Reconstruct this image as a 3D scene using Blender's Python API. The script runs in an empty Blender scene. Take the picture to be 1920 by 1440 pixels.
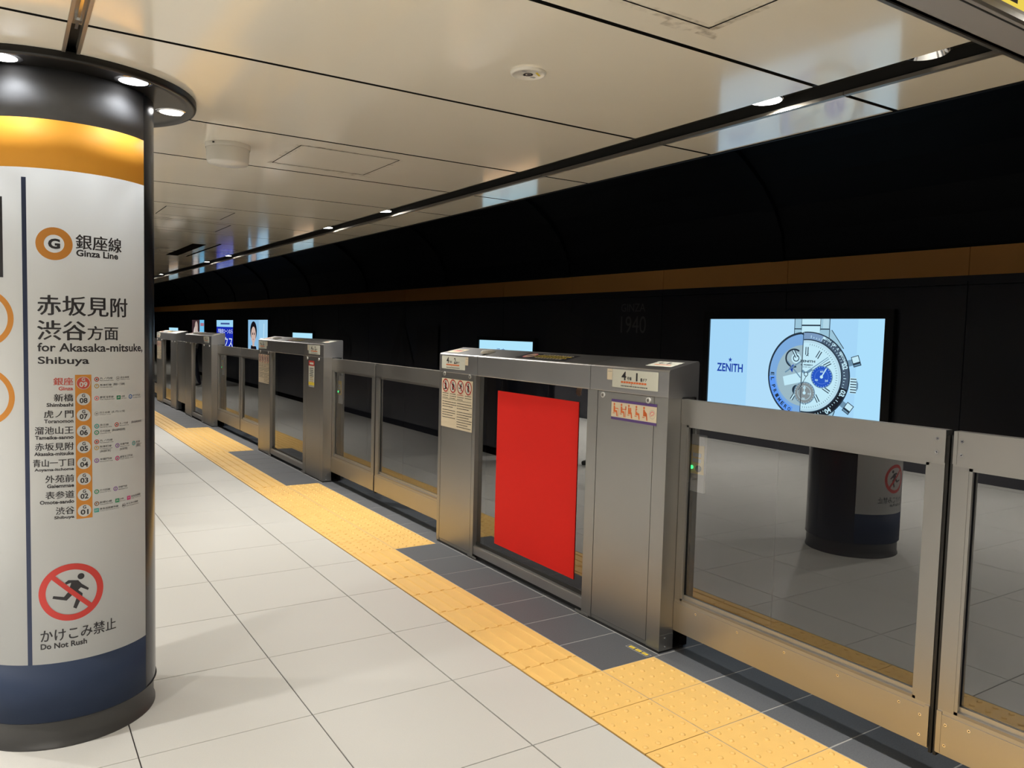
import bpy, bmesh, math, random
from mathutils import Vector, Matrix
random.seed(7)
PI = math.pi
SC = bpy.context.scene
COL = SC.collection
BEND = 0.0006          # the platform curves gently to the left as it recedes

# ------------------------------------------------------------------ camera, world, exposure
def camera():
    f, yaw, pi_, ro, h, x0, y0 = 1466.2, .5737, -.0645, .0260, 1.4612, -1.8608, -2.5682
    fw = Vector((math.sin(yaw)*math.cos(pi_), math.cos(yaw)*math.cos(pi_), math.sin(pi_)))
    r = Vector((math.cos(yaw), -math.sin(yaw), 0)); u = r.cross(fw)
    c, s = math.cos(ro), math.sin(ro)
    r2 = c*r + s*u; u2 = -s*r + c*u
    m = Matrix((r2, u2, -fw)).transposed().to_4x4()
    cd = bpy.data.cameras.new('camera'); cd.sensor_width = 36; cd.lens = 36*f/1920
    cd.clip_start = .05; cd.clip_end = 200
    o = bpy.data.objects.new('camera', cd); COL.objects.link(o)
    o.matrix_world = Matrix.Translation((x0, y0, h)) @ m
    SC.camera = o
camera()
w = bpy.data.worlds.new('world'); SC.world = w; w.use_nodes = True
w.node_tree.nodes['Background'].inputs[0].default_value = (.8, .85, 1, 1)
w.node_tree.nodes['Background'].inputs[1].default_value = .02
SC.view_settings.view_transform = 'Standard'; SC.view_settings.look = 'None'
SC.view_settings.exposure = 0.1; SC.view_settings.gamma = 1.0
SC.view_settings.use_curve_mapping = False
SC.cycles.max_bounces = 10; SC.cycles.transparent_max_bounces = 16
SC.cycles.caustics_reflective = False; SC.cycles.caustics_refractive = False
SC.cycles.sample_clamp_indirect = 4.0
SC.cycles.use_denoising = True
CHAN_P, RING_P, FILL_P = 25.5, 4.0, 78.0      # watts of channel lamps, column ring lamps, added unseen fill lamps on the left
WARM = (1.0, .955, .88)

# ------------------------------------------------------------------ materials
def srgb(r, g, b):
    f = lambda c: (c/255/12.92) if c/255 <= .04045 else ((c/255+.055)/1.055)**2.4
    return (f(r), f(g), f(b), 1)
def mat(name, col, rough=.5, metal=0., spec=.5, noise=None, bump=None, emit=None, coat=0, brushed=None):
    m = bpy.data.materials.new(name); m.use_nodes = True
    nt = m.node_tree; b = nt.nodes['Principled BSDF']
    if len(col) == 3: col = (*col, 1)
    b.inputs['Base Color'].default_value = col
    b.inputs['Roughness'].default_value = rough; b.inputs['Metallic'].default_value = metal
    b.inputs['Specular IOR Level'].default_value = spec
    b.inputs['Coat Weight'].default_value = coat; b.inputs['Coat Roughness'].default_value = .06
    if emit:
        b.inputs['Emission Color'].default_value = col; b.inputs['Emission Strength'].default_value = emit
    tc = nt.nodes.new('ShaderNodeTexCoord')
    if noise:
        sc, amt = noise[:2]
        n = nt.nodes.new('ShaderNodeTexNoise'); n.inputs['Scale'].default_value = sc; n.inputs['Detail'].default_value = 6
        if len(noise) > 2:
            mp = nt.nodes.new('ShaderNodeMapping'); mp.inputs['Scale'].default_value = noise[2]
            nt.links.new(tc.outputs['Object'], mp.inputs[0]); nt.links.new(mp.outputs[0], n.inputs['Vector'])
        else: nt.links.new(tc.outputs['Object'], n.inputs['Vector'])
        mx = nt.nodes.new('ShaderNodeMix'); mx.data_type = 'RGBA'
        lo = [c*(1-amt) for c in col[:3]]+[1]; hi = [min(1, c*(1+amt)) for c in col[:3]]+[1]
        mx.inputs[6].default_value = lo; mx.inputs[7].default_value = hi
        nt.links.new(n.outputs['Fac'], mx.inputs[0]); nt.links.new(mx.outputs[2], b.inputs['Base Color'])
        rr = nt.nodes.new('ShaderNodeMapRange'); rr.inputs[3].default_value = max(0, rough-.06); rr.inputs[4].default_value = rough+.06
        nt.links.new(n.outputs['Fac'], rr.inputs[0]); nt.links.new(rr.outputs[0], b.inputs['Roughness'])
    if brushed:
        n2 = nt.nodes.new('ShaderNodeTexNoise'); n2.inputs['Scale'].default_value = 40; n2.inputs['Detail'].default_value = 4
        mp = nt.nodes.new('ShaderNodeMapping'); mp.inputs['Scale'].default_value = brushed
        nt.links.new(tc.outputs['Object'], mp.inputs[0]); nt.links.new(mp.outputs[0], n2.inputs['Vector'])
        bp = nt.nodes.new('ShaderNodeBump'); bp.inputs['Strength'].default_value = .06; bp.inputs['Distance'].default_value = .002
        nt.links.new(n2.outputs['Fac'], bp.inputs['Height']); nt.links.new(bp.outputs[0], b.inputs['Normal'])
    if bump:
        n3 = nt.nodes.new('ShaderNodeTexNoise'); n3.inputs['Scale'].default_value = bump[0]
        nt.links.new(tc.outputs['Object'], n3.inputs['Vector'])
        bp = nt.nodes.new('ShaderNodeBump'); bp.inputs['Strength'].default_value = bump[1]; bp.inputs['Distance'].default_value = .003
        nt.links.new(n3.outputs['Fac'], bp.inputs['Height']); nt.links.new(bp.outputs[0], b.inputs['Normal'])
    return m
def emission(name, col, s=1.0):
    m = bpy.data.materials.new(name); m.use_nodes = True; nt = m.node_tree
    nt.nodes.clear(); e = nt.nodes.new('ShaderNodeEmission'); o = nt.nodes.new('ShaderNodeOutputMaterial')
    e.inputs[0].default_value = col if len(col) == 4 else (*col, 1); e.inputs[1].default_value = s
    nt.links.new(e.outputs[0], o.inputs[0]); return m
def glass(name, tint, ior=1.8):
    m = bpy.data.materials.new(name); m.use_nodes = True; nt = m.node_tree; nt.nodes.clear()
    t = nt.nodes.new('ShaderNodeBsdfTransparent'); t.inputs[0].default_value = (*tint, 1)
    g = nt.nodes.new('ShaderNodeBsdfGlossy'); g.inputs['Roughness'].default_value = 0.0
    g.inputs[0].default_value = (1, 1, 1, 1)
    f = nt.nodes.new('ShaderNodeFresnel'); f.inputs[0].default_value = ior
    geo = nt.nodes.new('ShaderNodeNewGeometry')   # same fresnel from both faces of the pane
    mx = nt.nodes.new('ShaderNodeMixShader'); o = nt.nodes.new('ShaderNodeOutputMaterial')
    sub = nt.nodes.new('ShaderNodeMath'); sub.operation = 'SUBTRACT'; sub.inputs[0].default_value = 1
    nt.links.new(geo.outputs['Backfacing'], sub.inputs[1])
    mul = nt.nodes.new('ShaderNodeMath'); mul.operation = 'MULTIPLY'
    nt.links.new(f.outputs[0], mul.inputs[0]); nt.links.new(sub.outputs[0], mul.inputs[1])
    nt.links.new(mul.outputs[0], mx.inputs[0])
    nt.links.new(t.outputs[0], mx.inputs[1]); nt.links.new(g.outputs[0], mx.inputs[2]); nt.links.new(mx.outputs[0], o.inputs[0])
    return m
M = dict(
    steel=mat('brushed_steel', (.37, .365, .35), .40, 1.0, noise=(3, .05), brushed=(30, 30, .4)),
    steelh=mat('brushed_steel_level', (.42, .41, .39), .38, 1.0, noise=(3, .05), brushed=(30, .4, 30)),
    steeltop=mat('hood_steel', (.42, .42, .425), .42, 1.0, noise=(4, .04)),
    steeldk=mat('dull_steel', (.30, .28, .25), .45, .9),
    chrome=mat('chrome', (.8, .8, .8), .15, 1.0),
    tile=mat('pale_stone_tile', (.50, .495, .475), .48, spec=.35, noise=(260, .08)),
    tilestuff=mat('pale_stone_tile_far', (.50, .495, .475), .48, spec=.35, noise=(260, .10)),
    grout=mat('dark_grout', (.06, .055, .06), .9),
    groutl=mat('light_grout', (.34, .34, .33), .9),
    yellow=mat('yellow_tactile', (.76, .48, .15), .45, noise=(14, .06)),
    granite=mat('dark_granite', (.075, .08, .09), .60, noise=(180, .45)),
    granite2=mat('dark_granite_worn', (.10, .105, .115), .55, noise=(150, .4)),
    ceil=mat('ceiling_panel', (.90, .845, .715), .13, spec=.6, coat=.5, noise=(2.5, .02)),
    dark=mat('dark_void', (.008, .007, .007), 1.0, spec=0),
    chan=mat('channel_black', (.014, .013, .011), .5, spec=.3),
    rail=mat('channel_rail', (.42, .38, .32), .35, .8),
    navy=mat('navy_wall', (.030, .030, .038), .32, noise=(3, .1)),
    navyprint=mat('navy_wall_print', (.15, .145, .155), .45),
    navyprint2=mat('navy_wall_print_faint', (.045, .045, .052), .5),
    vault=mat('black_vault', (.004, .0045, .006), .6, spec=.2),
    orange=mat('orange_band', (.95, .44, .12), .5, spec=.25),
    body=mat('column_body', (.020, .022, .032), .22, .3),
    colblack=mat('column_black', (.11, .11, .115), .55, spec=.12, noise=(14, .2)),
    colorange=mat('column_orange', (.80, .36, .045), .6, spec=.15),
    colwhite=mat('column_white', (.535, .545, .55), .55, spec=.2),
    colnavy=mat('column_navy', (.022, .034, .068), .62, spec=.2),
    canopy=mat('canopy_black', (.012, .011, .010), .3, spec=.35), ring=mat('lock_ring', (.72, .72, .70), .35, .3),
    signgrey=mat('sign_casing_grey', (.27, .26, .255), .45), p_dark=mat('dark_cloth', (.02, .02, .024), .9), p_jean=mat('navy_trousers', (.018, .022, .04), .9), p_camo=mat('patterned_trousers', (.16, .13, .11), .9, noise=(22, .95)), p_grey=mat('grey_knit', (.33, .32, .34), .9), p_skin=mat('skin', (.62, .38, .27), .55), p_hair=mat('hair', (.012, .010, .009), .5), p_shoe=mat('shoe', (.03, .03, .03), .5), p_olive=mat('olive_jacket', (.20, .17, .09), .9),
    faceplate=mat('yellow_faceplate', (.90, .60, .16), .5),
    kick=mat('column_kick', (.035, .034, .033), .38),
    ink=mat('ink_black', (.02, .018, .022), .5),
    inknavy=mat('ink_navy', (.012, .022, .062), .45),
    inkred=mat('ink_red', (.50, .035, .028), .45),
    inkdred=mat('ink_dark_red', (.50, .07, .05), .45),
    inkorange=mat('ink_orange', (.54, .215, .03), .45),
    inkgreen=mat('ink_green', (.03, .25, .12), .45),
    inkteal=mat('ink_teal', (.04, .3, .28), .45),
    inkpurple=mat('ink_purple', (.25, .12, .38), .45),
    inkgrey=mat('ink_grey', (.4, .4, .4), .45),
    inkgold=mat('ink_gold', (.5, .33, .12), .45),
    inkpink=mat('ink_pink', (.75, .2, .22), .45),
    inkblue=mat('ink_blue', (.02, .13, .45), .45),
    inkbrown=mat('ink_brown', (.25, .11, .05), .45),
    inkmag=mat('ink_magenta', (.55, .04, .2), .45),
    paper=mat('sticker_white', (.62, .63, .55), .4),
    cream=mat('sticker_cream', (.72, .63, .47), .4),
    purple=mat('sticker_purple', (.10, .05, .22), .4),
    seatorange=mat('sticker_orange', (.72, .16, .035), .4),
    lemon=mat('sticker_yellow', (.80, .62, .05), .4),
    black=mat('black_rubber', (.012, .012, .012), .5),
    red=mat('red_poster', (.88, .030, .024), .6, spec=.1),
    plastic=mat('white_plastic', (.74, .71, .64), .3),
    glass=glass('door_glass', (.80, .82, .84), 2.35),
    glassb=glass('cabinet_glass', (.45, .50, .50), 2.7),
    lamp=emission('lamp_glow', (1, .98, .93), 9),
    ringlamp=emission('ring_lamp_glow', (1, .98, .95), 6),
    led=emission('green_led', (.05, 1, .25), 2.2),
    signyellow=emission('sign_yellow', srgb(246, 218, 90), .85),
    navylite=mat('kiosk_grey', (.45, .43, .42), .4),
    bed=mat('track_bed', (.02, .019, .018), .9),
    railiron=mat('rail_iron', (.12, .1, .09), .4, .8),
)
def scol(r, g, b, s=1.0, _c={}):
    k = (r, g, b, s)
    if k not in _c: _c[k] = emission('screen_%d_%d_%d' % (r, g, b), srgb(r, g, b), s)
    return _c[k]

# ------------------------------------------------------------------ mesh helpers
class MB:
    def __init__(s): s.v = []; s.f = []; s.m = []; s.mats = []; s.smooth = []
    def mi(s, m):
        if m not in s.mats: s.mats.append(m)
        return s.mats.index(m)
    def add(s, vs, fs, m, smooth=False):
        n = len(s.v); s.v += [tuple(v) for v in vs]; k = s.mi(m)
        for f in fs: s.f.append([n+i for i in f]); s.m.append(k); s.smooth.append(smooth)
    def box(s, x0, x1, y0, y1, z0, z1, m):
        s.add([(x0, y0, z0), (x1, y0, z0), (x1, y1, z0), (x0, y1, z0), (x0, y0, z1), (x1, y0, z1), (x1, y1, z1), (x0, y1, z1)],
              [(0, 3, 2, 1), (4, 5, 6, 7), (0, 1, 5, 4), (1, 2, 6, 5), (2, 3, 7, 6), (3, 0, 4, 7)], m)
    def prism(s, pts, y0, y1, m, smooth=False):      # profile (x,z) extruded along y
        n = len(pts)
        s.add([(x, y0, z) for x, z in pts]+[(x, y1, z) for x, z in pts],
              [(i, i+n, (i+1) % n+n, (i+1) % n) for i in range(n)]+[tuple(range(n)), tuple(range(2*n-1, n-1, -1))], m, smooth)
    def revolve(s, prof, c, m, n=48, a0=0, a1=2*PI, smooth=True):   # prof (r,z) about the vertical through c
        full = abs(a1-a0-2*PI) < 1e-6; k = n if full else n+1
        vs = [(c[0]+r*math.cos(a0+(a1-a0)*i/n), c[1]+r*math.sin(a0+(a1-a0)*i/n), z) for i in range(k) for r, z in prof]
        p = len(prof); fs = []
        for i in range(n):
            j = (i+1) % k
            for q in range(p-1): fs.append((i*p+q, j*p+q, j*p+q+1, i*p+q+1))
        s.add(vs, fs, m, smooth)
    def disc(s, c, r, m, n=24, nrm='z', h=0.0, r2=None, down=False):
        r2 = r if r2 is None else r2
        def P(rr, a, t):
            x, y = rr*math.cos(a), rr*math.sin(a)
            return {'z': (c[0]+x, c[1]+y, c[2]+t), 'x': (c[0]+t, c[1]+x, c[2]+y), 'y': (c[0]+x, c[1]+t, c[2]+y)}[nrm]
        vs = [P(r, 2*PI*i/n, 0) for i in range(n)]
        if h == 0: s.add(vs, [tuple(range(n))], m); return
        vs += [P(r2, 2*PI*i/n, h) for i in range(n)]
        s.add(vs, [(i, (i+1) % n, (i+1) % n+n, i+n) for i in range(n)], m, True)
        s.add(vs[:n], [tuple(range(n))[::-1]], m); s.add(vs[n:], [tuple(range(n))], m)
    def mesh(s, name, fixn=True):
        me = bpy.data.meshes.new(name); me.from_pydata(s.v, [], s.f)
        for m in s.mats: me.materials.append(m)
        me.polygons.foreach_set('material_index', s.m); me.polygons.foreach_set('use_smooth', s.smooth)
        me.update()
        if fixn:
            b = bmesh.new(); b.from_mesh(me); bmesh.ops.recalc_face_normals(b, faces=b.faces); b.to_mesh(me); b.free()
        return me
    def build(s, name, parent=None, loc=None, fixn=True, **tags):
        return link(name, s.mesh(name, fixn), parent, loc, **tags)
def link(name, data, parent=None, loc=None, rz=0, **tags):
    o = bpy.data.objects.new(name, data); COL.objects.link(o)
    if parent: o.parent = parent
    if loc: o.location = loc
    if rz: o.rotation_euler = (0, 0, rz)
    for k, v in tags.items(): o[k] = v
    return o
def tag(o, label, cat, group=None):
    o['label'] = label; o['category'] = cat
    if group: o['group'] = group
    return o
def empty(name, loc, label, cat, group=None, rz=0):
    o = link(name, None, None, loc, rz); o.empty_display_size = .1
    return tag(o, label, cat, group)
def bx(y): return -BEND*y*y if y > 0 else 0.0
def brot(y): return math.atan(2*BEND*y) if y > 0 else 0.0
def bent(me):
    for v in me.vertices: v.co.x += bx(v.co.y)
    return me
def strip(mb, pts, ys, m):       # closed profile swept through stations ys, following the curve
    n = len(pts)
    vs = [(x+bx(y), y, z) for y in ys for x, z in pts]; fs = []
    for k in range(len(ys)-1):
        for i in range(n): fs.append((k*n+i, (k+1)*n+i, (k+1)*n+(i+1) % n, k*n+(i+1) % n))
    fs += [tuple(range(n)), tuple(range(len(vs)-1, len(vs)-n-1, -1))]
    mb.add(vs, fs, m)
def rect(x0, x1, z0, z1): return [(x0, z0), (x1, z0), (x1, z1), (x0, z1)]
def ys(a, b, d=1.0):
    n = max(1, int(round((b-a)/d))); return [a+(b-a)*i/n for i in range(n+1)]

# ------------------------------------------------------------------ flat print (lettering, pictograms)
_tc = {}
def glyphs(s, bold=0.0, cjk=False):
    k = (s, bold)
    if k in _tc: return _tc[k]
    c = bpy.data.curves.new('txt', 'FONT'); c.body = s; c.resolution_u = 3; c.offset = bold; c.fill_mode = 'FRONT' if False else 'BOTH'
    o = bpy.data.objects.new('txt', c); COL.objects.link(o)
    dg = bpy.context.evaluated_depsgraph_get(); me = bpy.data.meshes.new_from_object(o.evaluated_get(dg))
    vs = [(v.co.x, v.co.y) for v in me.vertices]; fs = [tuple(p.vertices) for p in me.polygons]
    bpy.data.objects.remove(o); bpy.data.curves.remove(c); bpy.data.meshes.remove(me)
    x0 = min(v[0] for v in vs); x1 = max(v[0] for v in vs); y0 = min(v[1] for v in vs); y1 = max(v[1] for v in vs)
    _tc[k] = ([((x-x0)/(x1-x0), (y-y0)/(y1-y0)) for x, y in vs], fs, (x1-x0)/(y1-y0)); return _tc[k]
class Print:
    def __init__(s): s.p = []
    def text(s, t, x0, x1, y0, y1, m, L=2, bold=.0):
        cjk = any(ord(c) > 0x2E80 for c in t)
        vs, fs, _ = glyphs(t, 0 if cjk else bold)
        d = bold*(y1-y0)*.8
        for k, (dx, dy) in enumerate(((0, 0), (d, .3*d), (-d, -.3*d)) if cjk and bold else ((0, 0),)):   # heavier strokes for kanji
            s.p.append(([(x0+(x1-x0)*x+dx, y0+(y1-y0)*y+dy) for x, y in vs], fs, m, L+.25*k))
    def poly(s, pts, m, L=1): s.p.append((list(pts), [tuple(range(len(pts)))], m, L))
    def rect(s, x0, x1, y0, y1, m, L=1): s.poly([(x0, y0), (x1, y0), (x1, y1), (x0, y1)], m, L)
    def disc(s, cx, cy, r, m, L=1, n=40, ry=None):
        ry = ry or r
        s.poly([(cx+r*math.cos(2*PI*i/n), cy+ry*math.sin(2*PI*i/n)) for i in range(n)], m, L)
    def ring(s, cx, cy, r, ri, m, L=1, n=48, a0=0, a1=2*PI):
        vs = []; fs = []
        for i in range(n+1):
            a = a0+(a1-a0)*i/n
            vs += [(cx+r*math.cos(a), cy+r*math.sin(a)), (cx+ri*math.cos(a), cy+ri*math.sin(a))]
        for i in range(n): fs.append((2*i, 2*i+2, 2*i+3, 2*i+1))
        s.p.append((vs, fs, m, L))
    def line(s, x0, y0, x1, y1, w, m, L=1):
        d = math.hypot(x1-x0, y1-y0); nx, ny = -(y1-y0)/d*w/2, (x1-x0)/d*w/2
        s.poly([(x0-nx, y0-ny), (x1-nx, y1-ny), (x1+nx, y1+ny), (x0+nx, y0+ny)], m, L)
    def prohibit(s, cx, cy, r, m, L=3, w=.2):
        s.ring(cx, cy, r, r*(1-w), m, L); a = math.radians(-45)
        s.line(cx-r*.85*math.cos(a), cy-r*.85*math.sin(a), cx+r*.85*math.cos(a), cy+r*.85*math.sin(a), r*.17, m, L+1)
    def build(s, name, parent, fn, cut=None, step=.0004, **tags):
        b = bmesh.new(); mats = []
        for vs, fs, m, L in s.p:
            if m not in mats: mats.append(m)
            bv = [b.verts.new((x, y, L*step)) for x, y in vs]
            for f in fs:
                try:
                    fc = b.faces.new([bv[i] for i in f]); fc.material_index = mats.index(m)
                except ValueError: pass
        if cut:
            xs = [v.co.x for v in b.verts]; x = math.floor(min(xs)/cut)*cut
            while x < max(xs):
                bmesh.ops.bisect_plane(b, geom=b.verts[:]+b.edges[:]+b.faces[:], plane_co=(x, 0, 0), plane_no=(1, 0, 0), dist=1e-6); x += cut
        bmesh.ops.triangulate(b, faces=[f for f in b.faces if len(f.verts) > 4])
        me = bpy.data.meshes.new(name)
        for v in b.verts: v.co = fn(*v.co)
        b.to_mesh(me); b.free()
        for m in mats: me.materials.append(m)
        return link(name, me, parent, **tags)
RUN = [[(-.0077, .0426), (.0214, .038), (.0321, .0236), (.0539, .005), (.0511, -.0019), (.0293, .0117), (.0211, .0039), (.0345, -.0098), (.0333, -.0202),
        (.0152, -.0602), (.0056, -.0541), (.0166, -.0201), (.0023, -.0114), (-.0137, -.0274), (-.0554, -.0158), (-.0527, -.0069), (-.0214, -.0139),
        (-.0081, .0026), (.0001, .0322), (-.0147, .0282), (-.0183, .0348)]]

# ================================================================== THE SETTING
# ---- floor
floor_mb = MB()
strip(floor_mb, rect(-5.3, .31, -.25, -.006), ys(-9, 40, 2), M['grout'])
floor = floor_mb.build('floor', kind='structure')
bedmb = MB(); strip(bedmb, rect(.304, .995, -.25, -.0012), ys(-9, 40, 2), M['groutl'])
bedmb.build('grout_bed', floor)
def tilemesh(wx, wy, m, g=.0022, name='floor_tile', t=.012):
    b = MB(); c = .0012
    x0, x1, y0, y1 = g, wx-g, g, wy-g
    b.add([(x0, y0, -t), (x1, y0, -t), (x1, y1, -t), (x0, y1, -t), (x0, y0, -c), (x1, y0, -c), (x1, y1, -c), (x0, y1, -c),
           (x0+c, y0+c, 0), (x1-c, y0+c, 0), (x1-c, y1-c, 0), (x0+c, y1-c, 0)],
          [(0, 1, 5, 4), (1, 2, 6, 5), (2, 3, 7, 6), (3, 0, 4, 7), (4, 5, 9, 8), (5, 6, 10, 9), (6, 7, 11, 10), (7, 4, 8, 11), (8, 9, 10, 11)], m)
    return b.mesh(name)
tm = tilemesh(.6, .6, M['tile']); tmc = tilemesh(.3035, .6, M['tile'])
def put(name, me, x, y, parent, z=0, **tags):
    return link(name, me, parent, (x+bx(y), y, z), brot(y), **tags)
for n in range(-5, 23):
    y = .2393+.6*n
    put('floor_tile', tmc, -.3057, y, floor)
    for k in range(5): put('floor_tile', tm, -.9065-.6*k, y, floor)
rest = MB()
def flat_tile(b, x, y, wx, wy, m, g=.0022):
    s = bx(y); s2 = bx(y+wy)
    b.add([(x+g+s, y+g, -.012), (x+wx-g+s, y+g, -.012), (x+wx-g+s2, y+wy-g, -.012), (x+g+s2, y+wy-g, -.012),
           (x+g+s, y+g, 0), (x+wx-g+s, y+g, 0), (x+wx-g+s2, y+wy-g, 0), (x+g+s2, y+wy-g, 0)],
          [(4, 5, 6, 7), (0, 1, 5, 4), (1, 2, 6, 5), (2, 3, 7, 6), (3, 0, 4, 7)], m)
for n in range(-14, 66):
    y = .2393+.6*n
    inn = -5 <= n < 23
    if not inn: flat_tile(rest, -.3057, y, .3035, .6, M['tilestuff'])
    for k in range(0, 9):
        if inn and k < 5: continue
        wx = .6 if k < 8 else .58
        flat_tile(rest, -.9065-.6*k, y, wx, .6, M['tilestuff'])
rest.build('floor_tiling', floor, kind='stuff')

TW = .3042
def dome_tile(wy, m=M['yellow']):
    b = MB(); g = .002
    b.box(g, TW-g, g, wy-g, -.012, .0005, m)
    for i in range(5):
        for j in range(5):
            cx, cy = TW*(i+.5)/5, wy*(j+.5)/5; n = 8; vs = []
            for r, z in ((.0115, .0005), (.0095, .0042), (.0055, .0055)):
                vs += [(cx+r*math.cos(2*PI*q/n), cy+r*math.sin(2*PI*q/n), z) for q in range(n)]
            fs = [(k*n+q, k*n+(q+1) % n, (k+1)*n+(q+1) % n, (k+1)*n+q) for k in (0, 1) for q in range(n)]+[tuple(range(2*n, 3*n))]
            b.add(vs, fs, m, True)
    return b.mesh('tactile_tile')
def bar_tile(wy, m=M['yellow']):
    b = MB(); g = .002
    b.box(g, TW-g, g, wy-g, -.012, .0005, m)
    for i in range(4):
        cx = TW*(i+.5)/4
        b.prism([(cx-.0145, .0005), (cx+.0145, .0005), (cx+.0105, .005), (cx-.0105, .005)], g+.004, wy-g-.004, m)
    return b.mesh('tactile_tile')
_dm = {}
def DT(kind, wy):
    k = (kind, round(wy, 4))
    if k not in _dm: _dm[k] = (dome_tile if kind == 'd' else bar_tile)(wy)
    return _dm[k]
def row_of(kind, y0, y1, x, joints=None):
    if joints is None:
        n = max(1, int(round((y1-y0)/.304))); joints = [y0+(y1-y0)*i/n for i in range(n+1)]
    for a, b_ in zip(joints, joints[1:]): put('tactile_tile', DT(kind, b_-a), x, a, floor)
DOORS = [(-2.74, 0.0), (2.17, 4.57), (6.81, 9.2), (13.8, 16.2)]
row_of('b', 0, 2.17, .001, [0, .179, .354, .655, .963, 1.269, 1.581, 1.885, 2.17])
row_of('b', 4.57, 6.81, .001); row_of('b', 9.2, 13.8, .001); row_of('b', 16.2, 18.6, .001)
for a, b_ in DOORS:
    row_of('d', a, b_, .001); row_of('d', a, b_, .3062)
row_of('b', -4.6, -2.74, .001)
def granite_row(y0, y1, x0, x1, joints=None, m='granite'):
    if joints is None:
        n = max(1, int(round((y1-y0)/.305))); joints = [y0+(y1-y0)*i/n for i in range(n+1)]
    for a, b_ in zip(joints, joints[1:]):
        k = ('g', round(b_-a, 3), round(x1-x0, 3), m)
        if k not in _dm: _dm[k] = tilemesh(x1-x0, b_-a, M[m], .0030, 'granite_tile')
        put('granite_tile', _dm[k], x0, a, floor)
for (a, b_) in [(0, 2.17), (4.57, 6.81), (9.2, 13.8)]:
    J = [0, .315, .62, .923, 1.224, 1.534, 1.841, 2.17] if a == 0 else None
    granite_row(a, b_, .3062, .648, J); granite_row(a, b_, .648, .99, J, 'granite2')
for a, b_ in DOORS[:3]: granite_row(a, b_, .6115, .99, None, 'granite2')
gr = MB()
for n in range(30): flat_tile(gr, .6115, 13.8+.3*n, .378, .3, M['granite2'], .0025)
for n in range(14): flat_tile(gr, .6115, -6.94+.3*n, .378, .3, M['granite2'], .0025)
gr.build('granite_paving', floor, kind='stuff')
tapes = Print()   # small luminous floor marker by the nearest cabinet
tapes.rect(0, .145, 0, .034, M['inkgrey'], 1); tapes.rect(.003, .142, .003, .031, M['granite'], 2)
for q in (.012, .056, .1): tapes.rect(q, q+.034, .008, .026, M['lemon'], 3); tapes.rect(q+.008, q+.026, .014, .017, M['granite'], 4)
tapes.build('floor_marker', None, lambda u, v, w_: Vector((.577+v, .158-u, .0005+w_)),
            label='small grey floor sticker with three luminous yellow marks beside the nearest cabinet', category='sticker')

# ---- platform edge, track pit
pit = MB(); strip(pit, rect(.995, 4.2, -1.35, -1.2), ys(-9, 40, 2), M['bed'])
pit.build('floor_track', kind='structure')
edge = MB(); strip(edge, rect(.93, .995, -1.2, -.0055), ys(-9, 40, 2), M['granite'])
edge.build('trim_3', kind='structure')
for i, x in enumerate((1.9, 3.35)):
    r = MB(); strip(r, [(x-.05, -1.2), (x+.05, -1.2), (x+.03, -1.17), (x+.03, -1.1), (x+.035, -1.06), (x-.035, -1.06), (x-.03, -1.1), (x-.03, -1.17)], ys(-9, 40, 2), M['railiron'])
    tag(r.build('track_rail'), ['iron running rail nearer to the platform edge', 'iron running rail along the dark track wall'][i], 'rail')

# ---- ceiling
H = 2.298
cm = MB(); strip(cm, rect(-5.3, .841, H+.06, H+.12), ys(-9, 40, 2), M['dark']); ceiling = cm.build('ceiling', kind='structure')
rows = [-6.213, -5.319, -4.425, -3.531, -2.656, -1.781, -.886, .004, .900, 1.658, 2.490, 3.318, 4.155]
while rows[-1] < 38: rows.append(rows[-1]+.855)
G = .010
def panel(x0, x1, y0, y1, m=M['ceil']):
    b = MB(); c = .0006; t = .018
    X0, X1, Y0, Y1 = 0, x1-x0, G, y1-y0-G
    b.add([(X0+c, Y0+c, 0), (X1-c, Y0+c, 0), (X1-c, Y1-c, 0), (X0+c, Y1-c, 0), (X0, Y0, c), (X1, Y0, c), (X1, Y1, c), (X0, Y1, c), (X0, Y0, t), (X1, Y0, t), (X1, Y1, t), (X0, Y1, t)],
          [(3, 2, 1, 0), (0, 1, 5, 4), (1, 2, 6, 5), (2, 3, 7, 6), (3, 0, 4, 7)], m)
    b.add([(X0, Y0, c), (X1, Y0, c), (X1, Y1, c), (X0, Y1, c), (X0, Y0, t), (X1, Y0, t), (X1, Y1, t), (X0, Y1, t)], [(0, 1, 5, 4), (1, 2, 6, 5), (2, 3, 7, 6), (3, 0, 4, 7), (4, 5, 6, 7)], M['chan'])
    return b.mesh('ceiling_panel')
_pm = {}
for y0, y1 in zip(rows, rows[1:]):
    for x0, x1 in ((-5.3, -3.95), (-3.82, -1.708), (-1.6585, .3846), (.5545, .841)):
        k = (x0, round(y1-y0, 3))
        if k not in _pm: _pm[k] = panel(x0, x1, y0, y1)
        put('ceiling_panel', _pm[k], x0, y0, ceiling, H)
ch = MB(); strip(ch, [(.38, H+.05), (.38, H+.06), (.54, H+.06), (.54, H+.05)], ys(-6.2, 38), M['chan'])
strip(ch, [(-3.95, H+.05), (-3.95, H+.06), (-3.82, H+.06), (-3.82, H+.05)], ys(-6.2, 38), M['chan'])
strip(ch, rect(.545, .5535, H+.010, H+.055), ys(-6.2, 38), M['chan']); strip(ch, rect(.376, .3835, H+.001, H+.055), ys(-6.2, 38), M['chan'])
ch.build('trim_1', kind='structure')
for a, b_ in zip(rows, rows[1:]):       # rail segments beside the lamp channel
    if b_ > 16: break
    r = MB(); r.prism([(0, 0), (.020, .0), (.020, .012), (.004, .014), (0, .012)], .002, b_-a-.002, M['rail'])
    put('channel_rail', r.mesh('channel_rail'), .534, a, ceiling, H-.001)
g2 = MB()       # lengthwise metal slot meeting the column canopy
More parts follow.
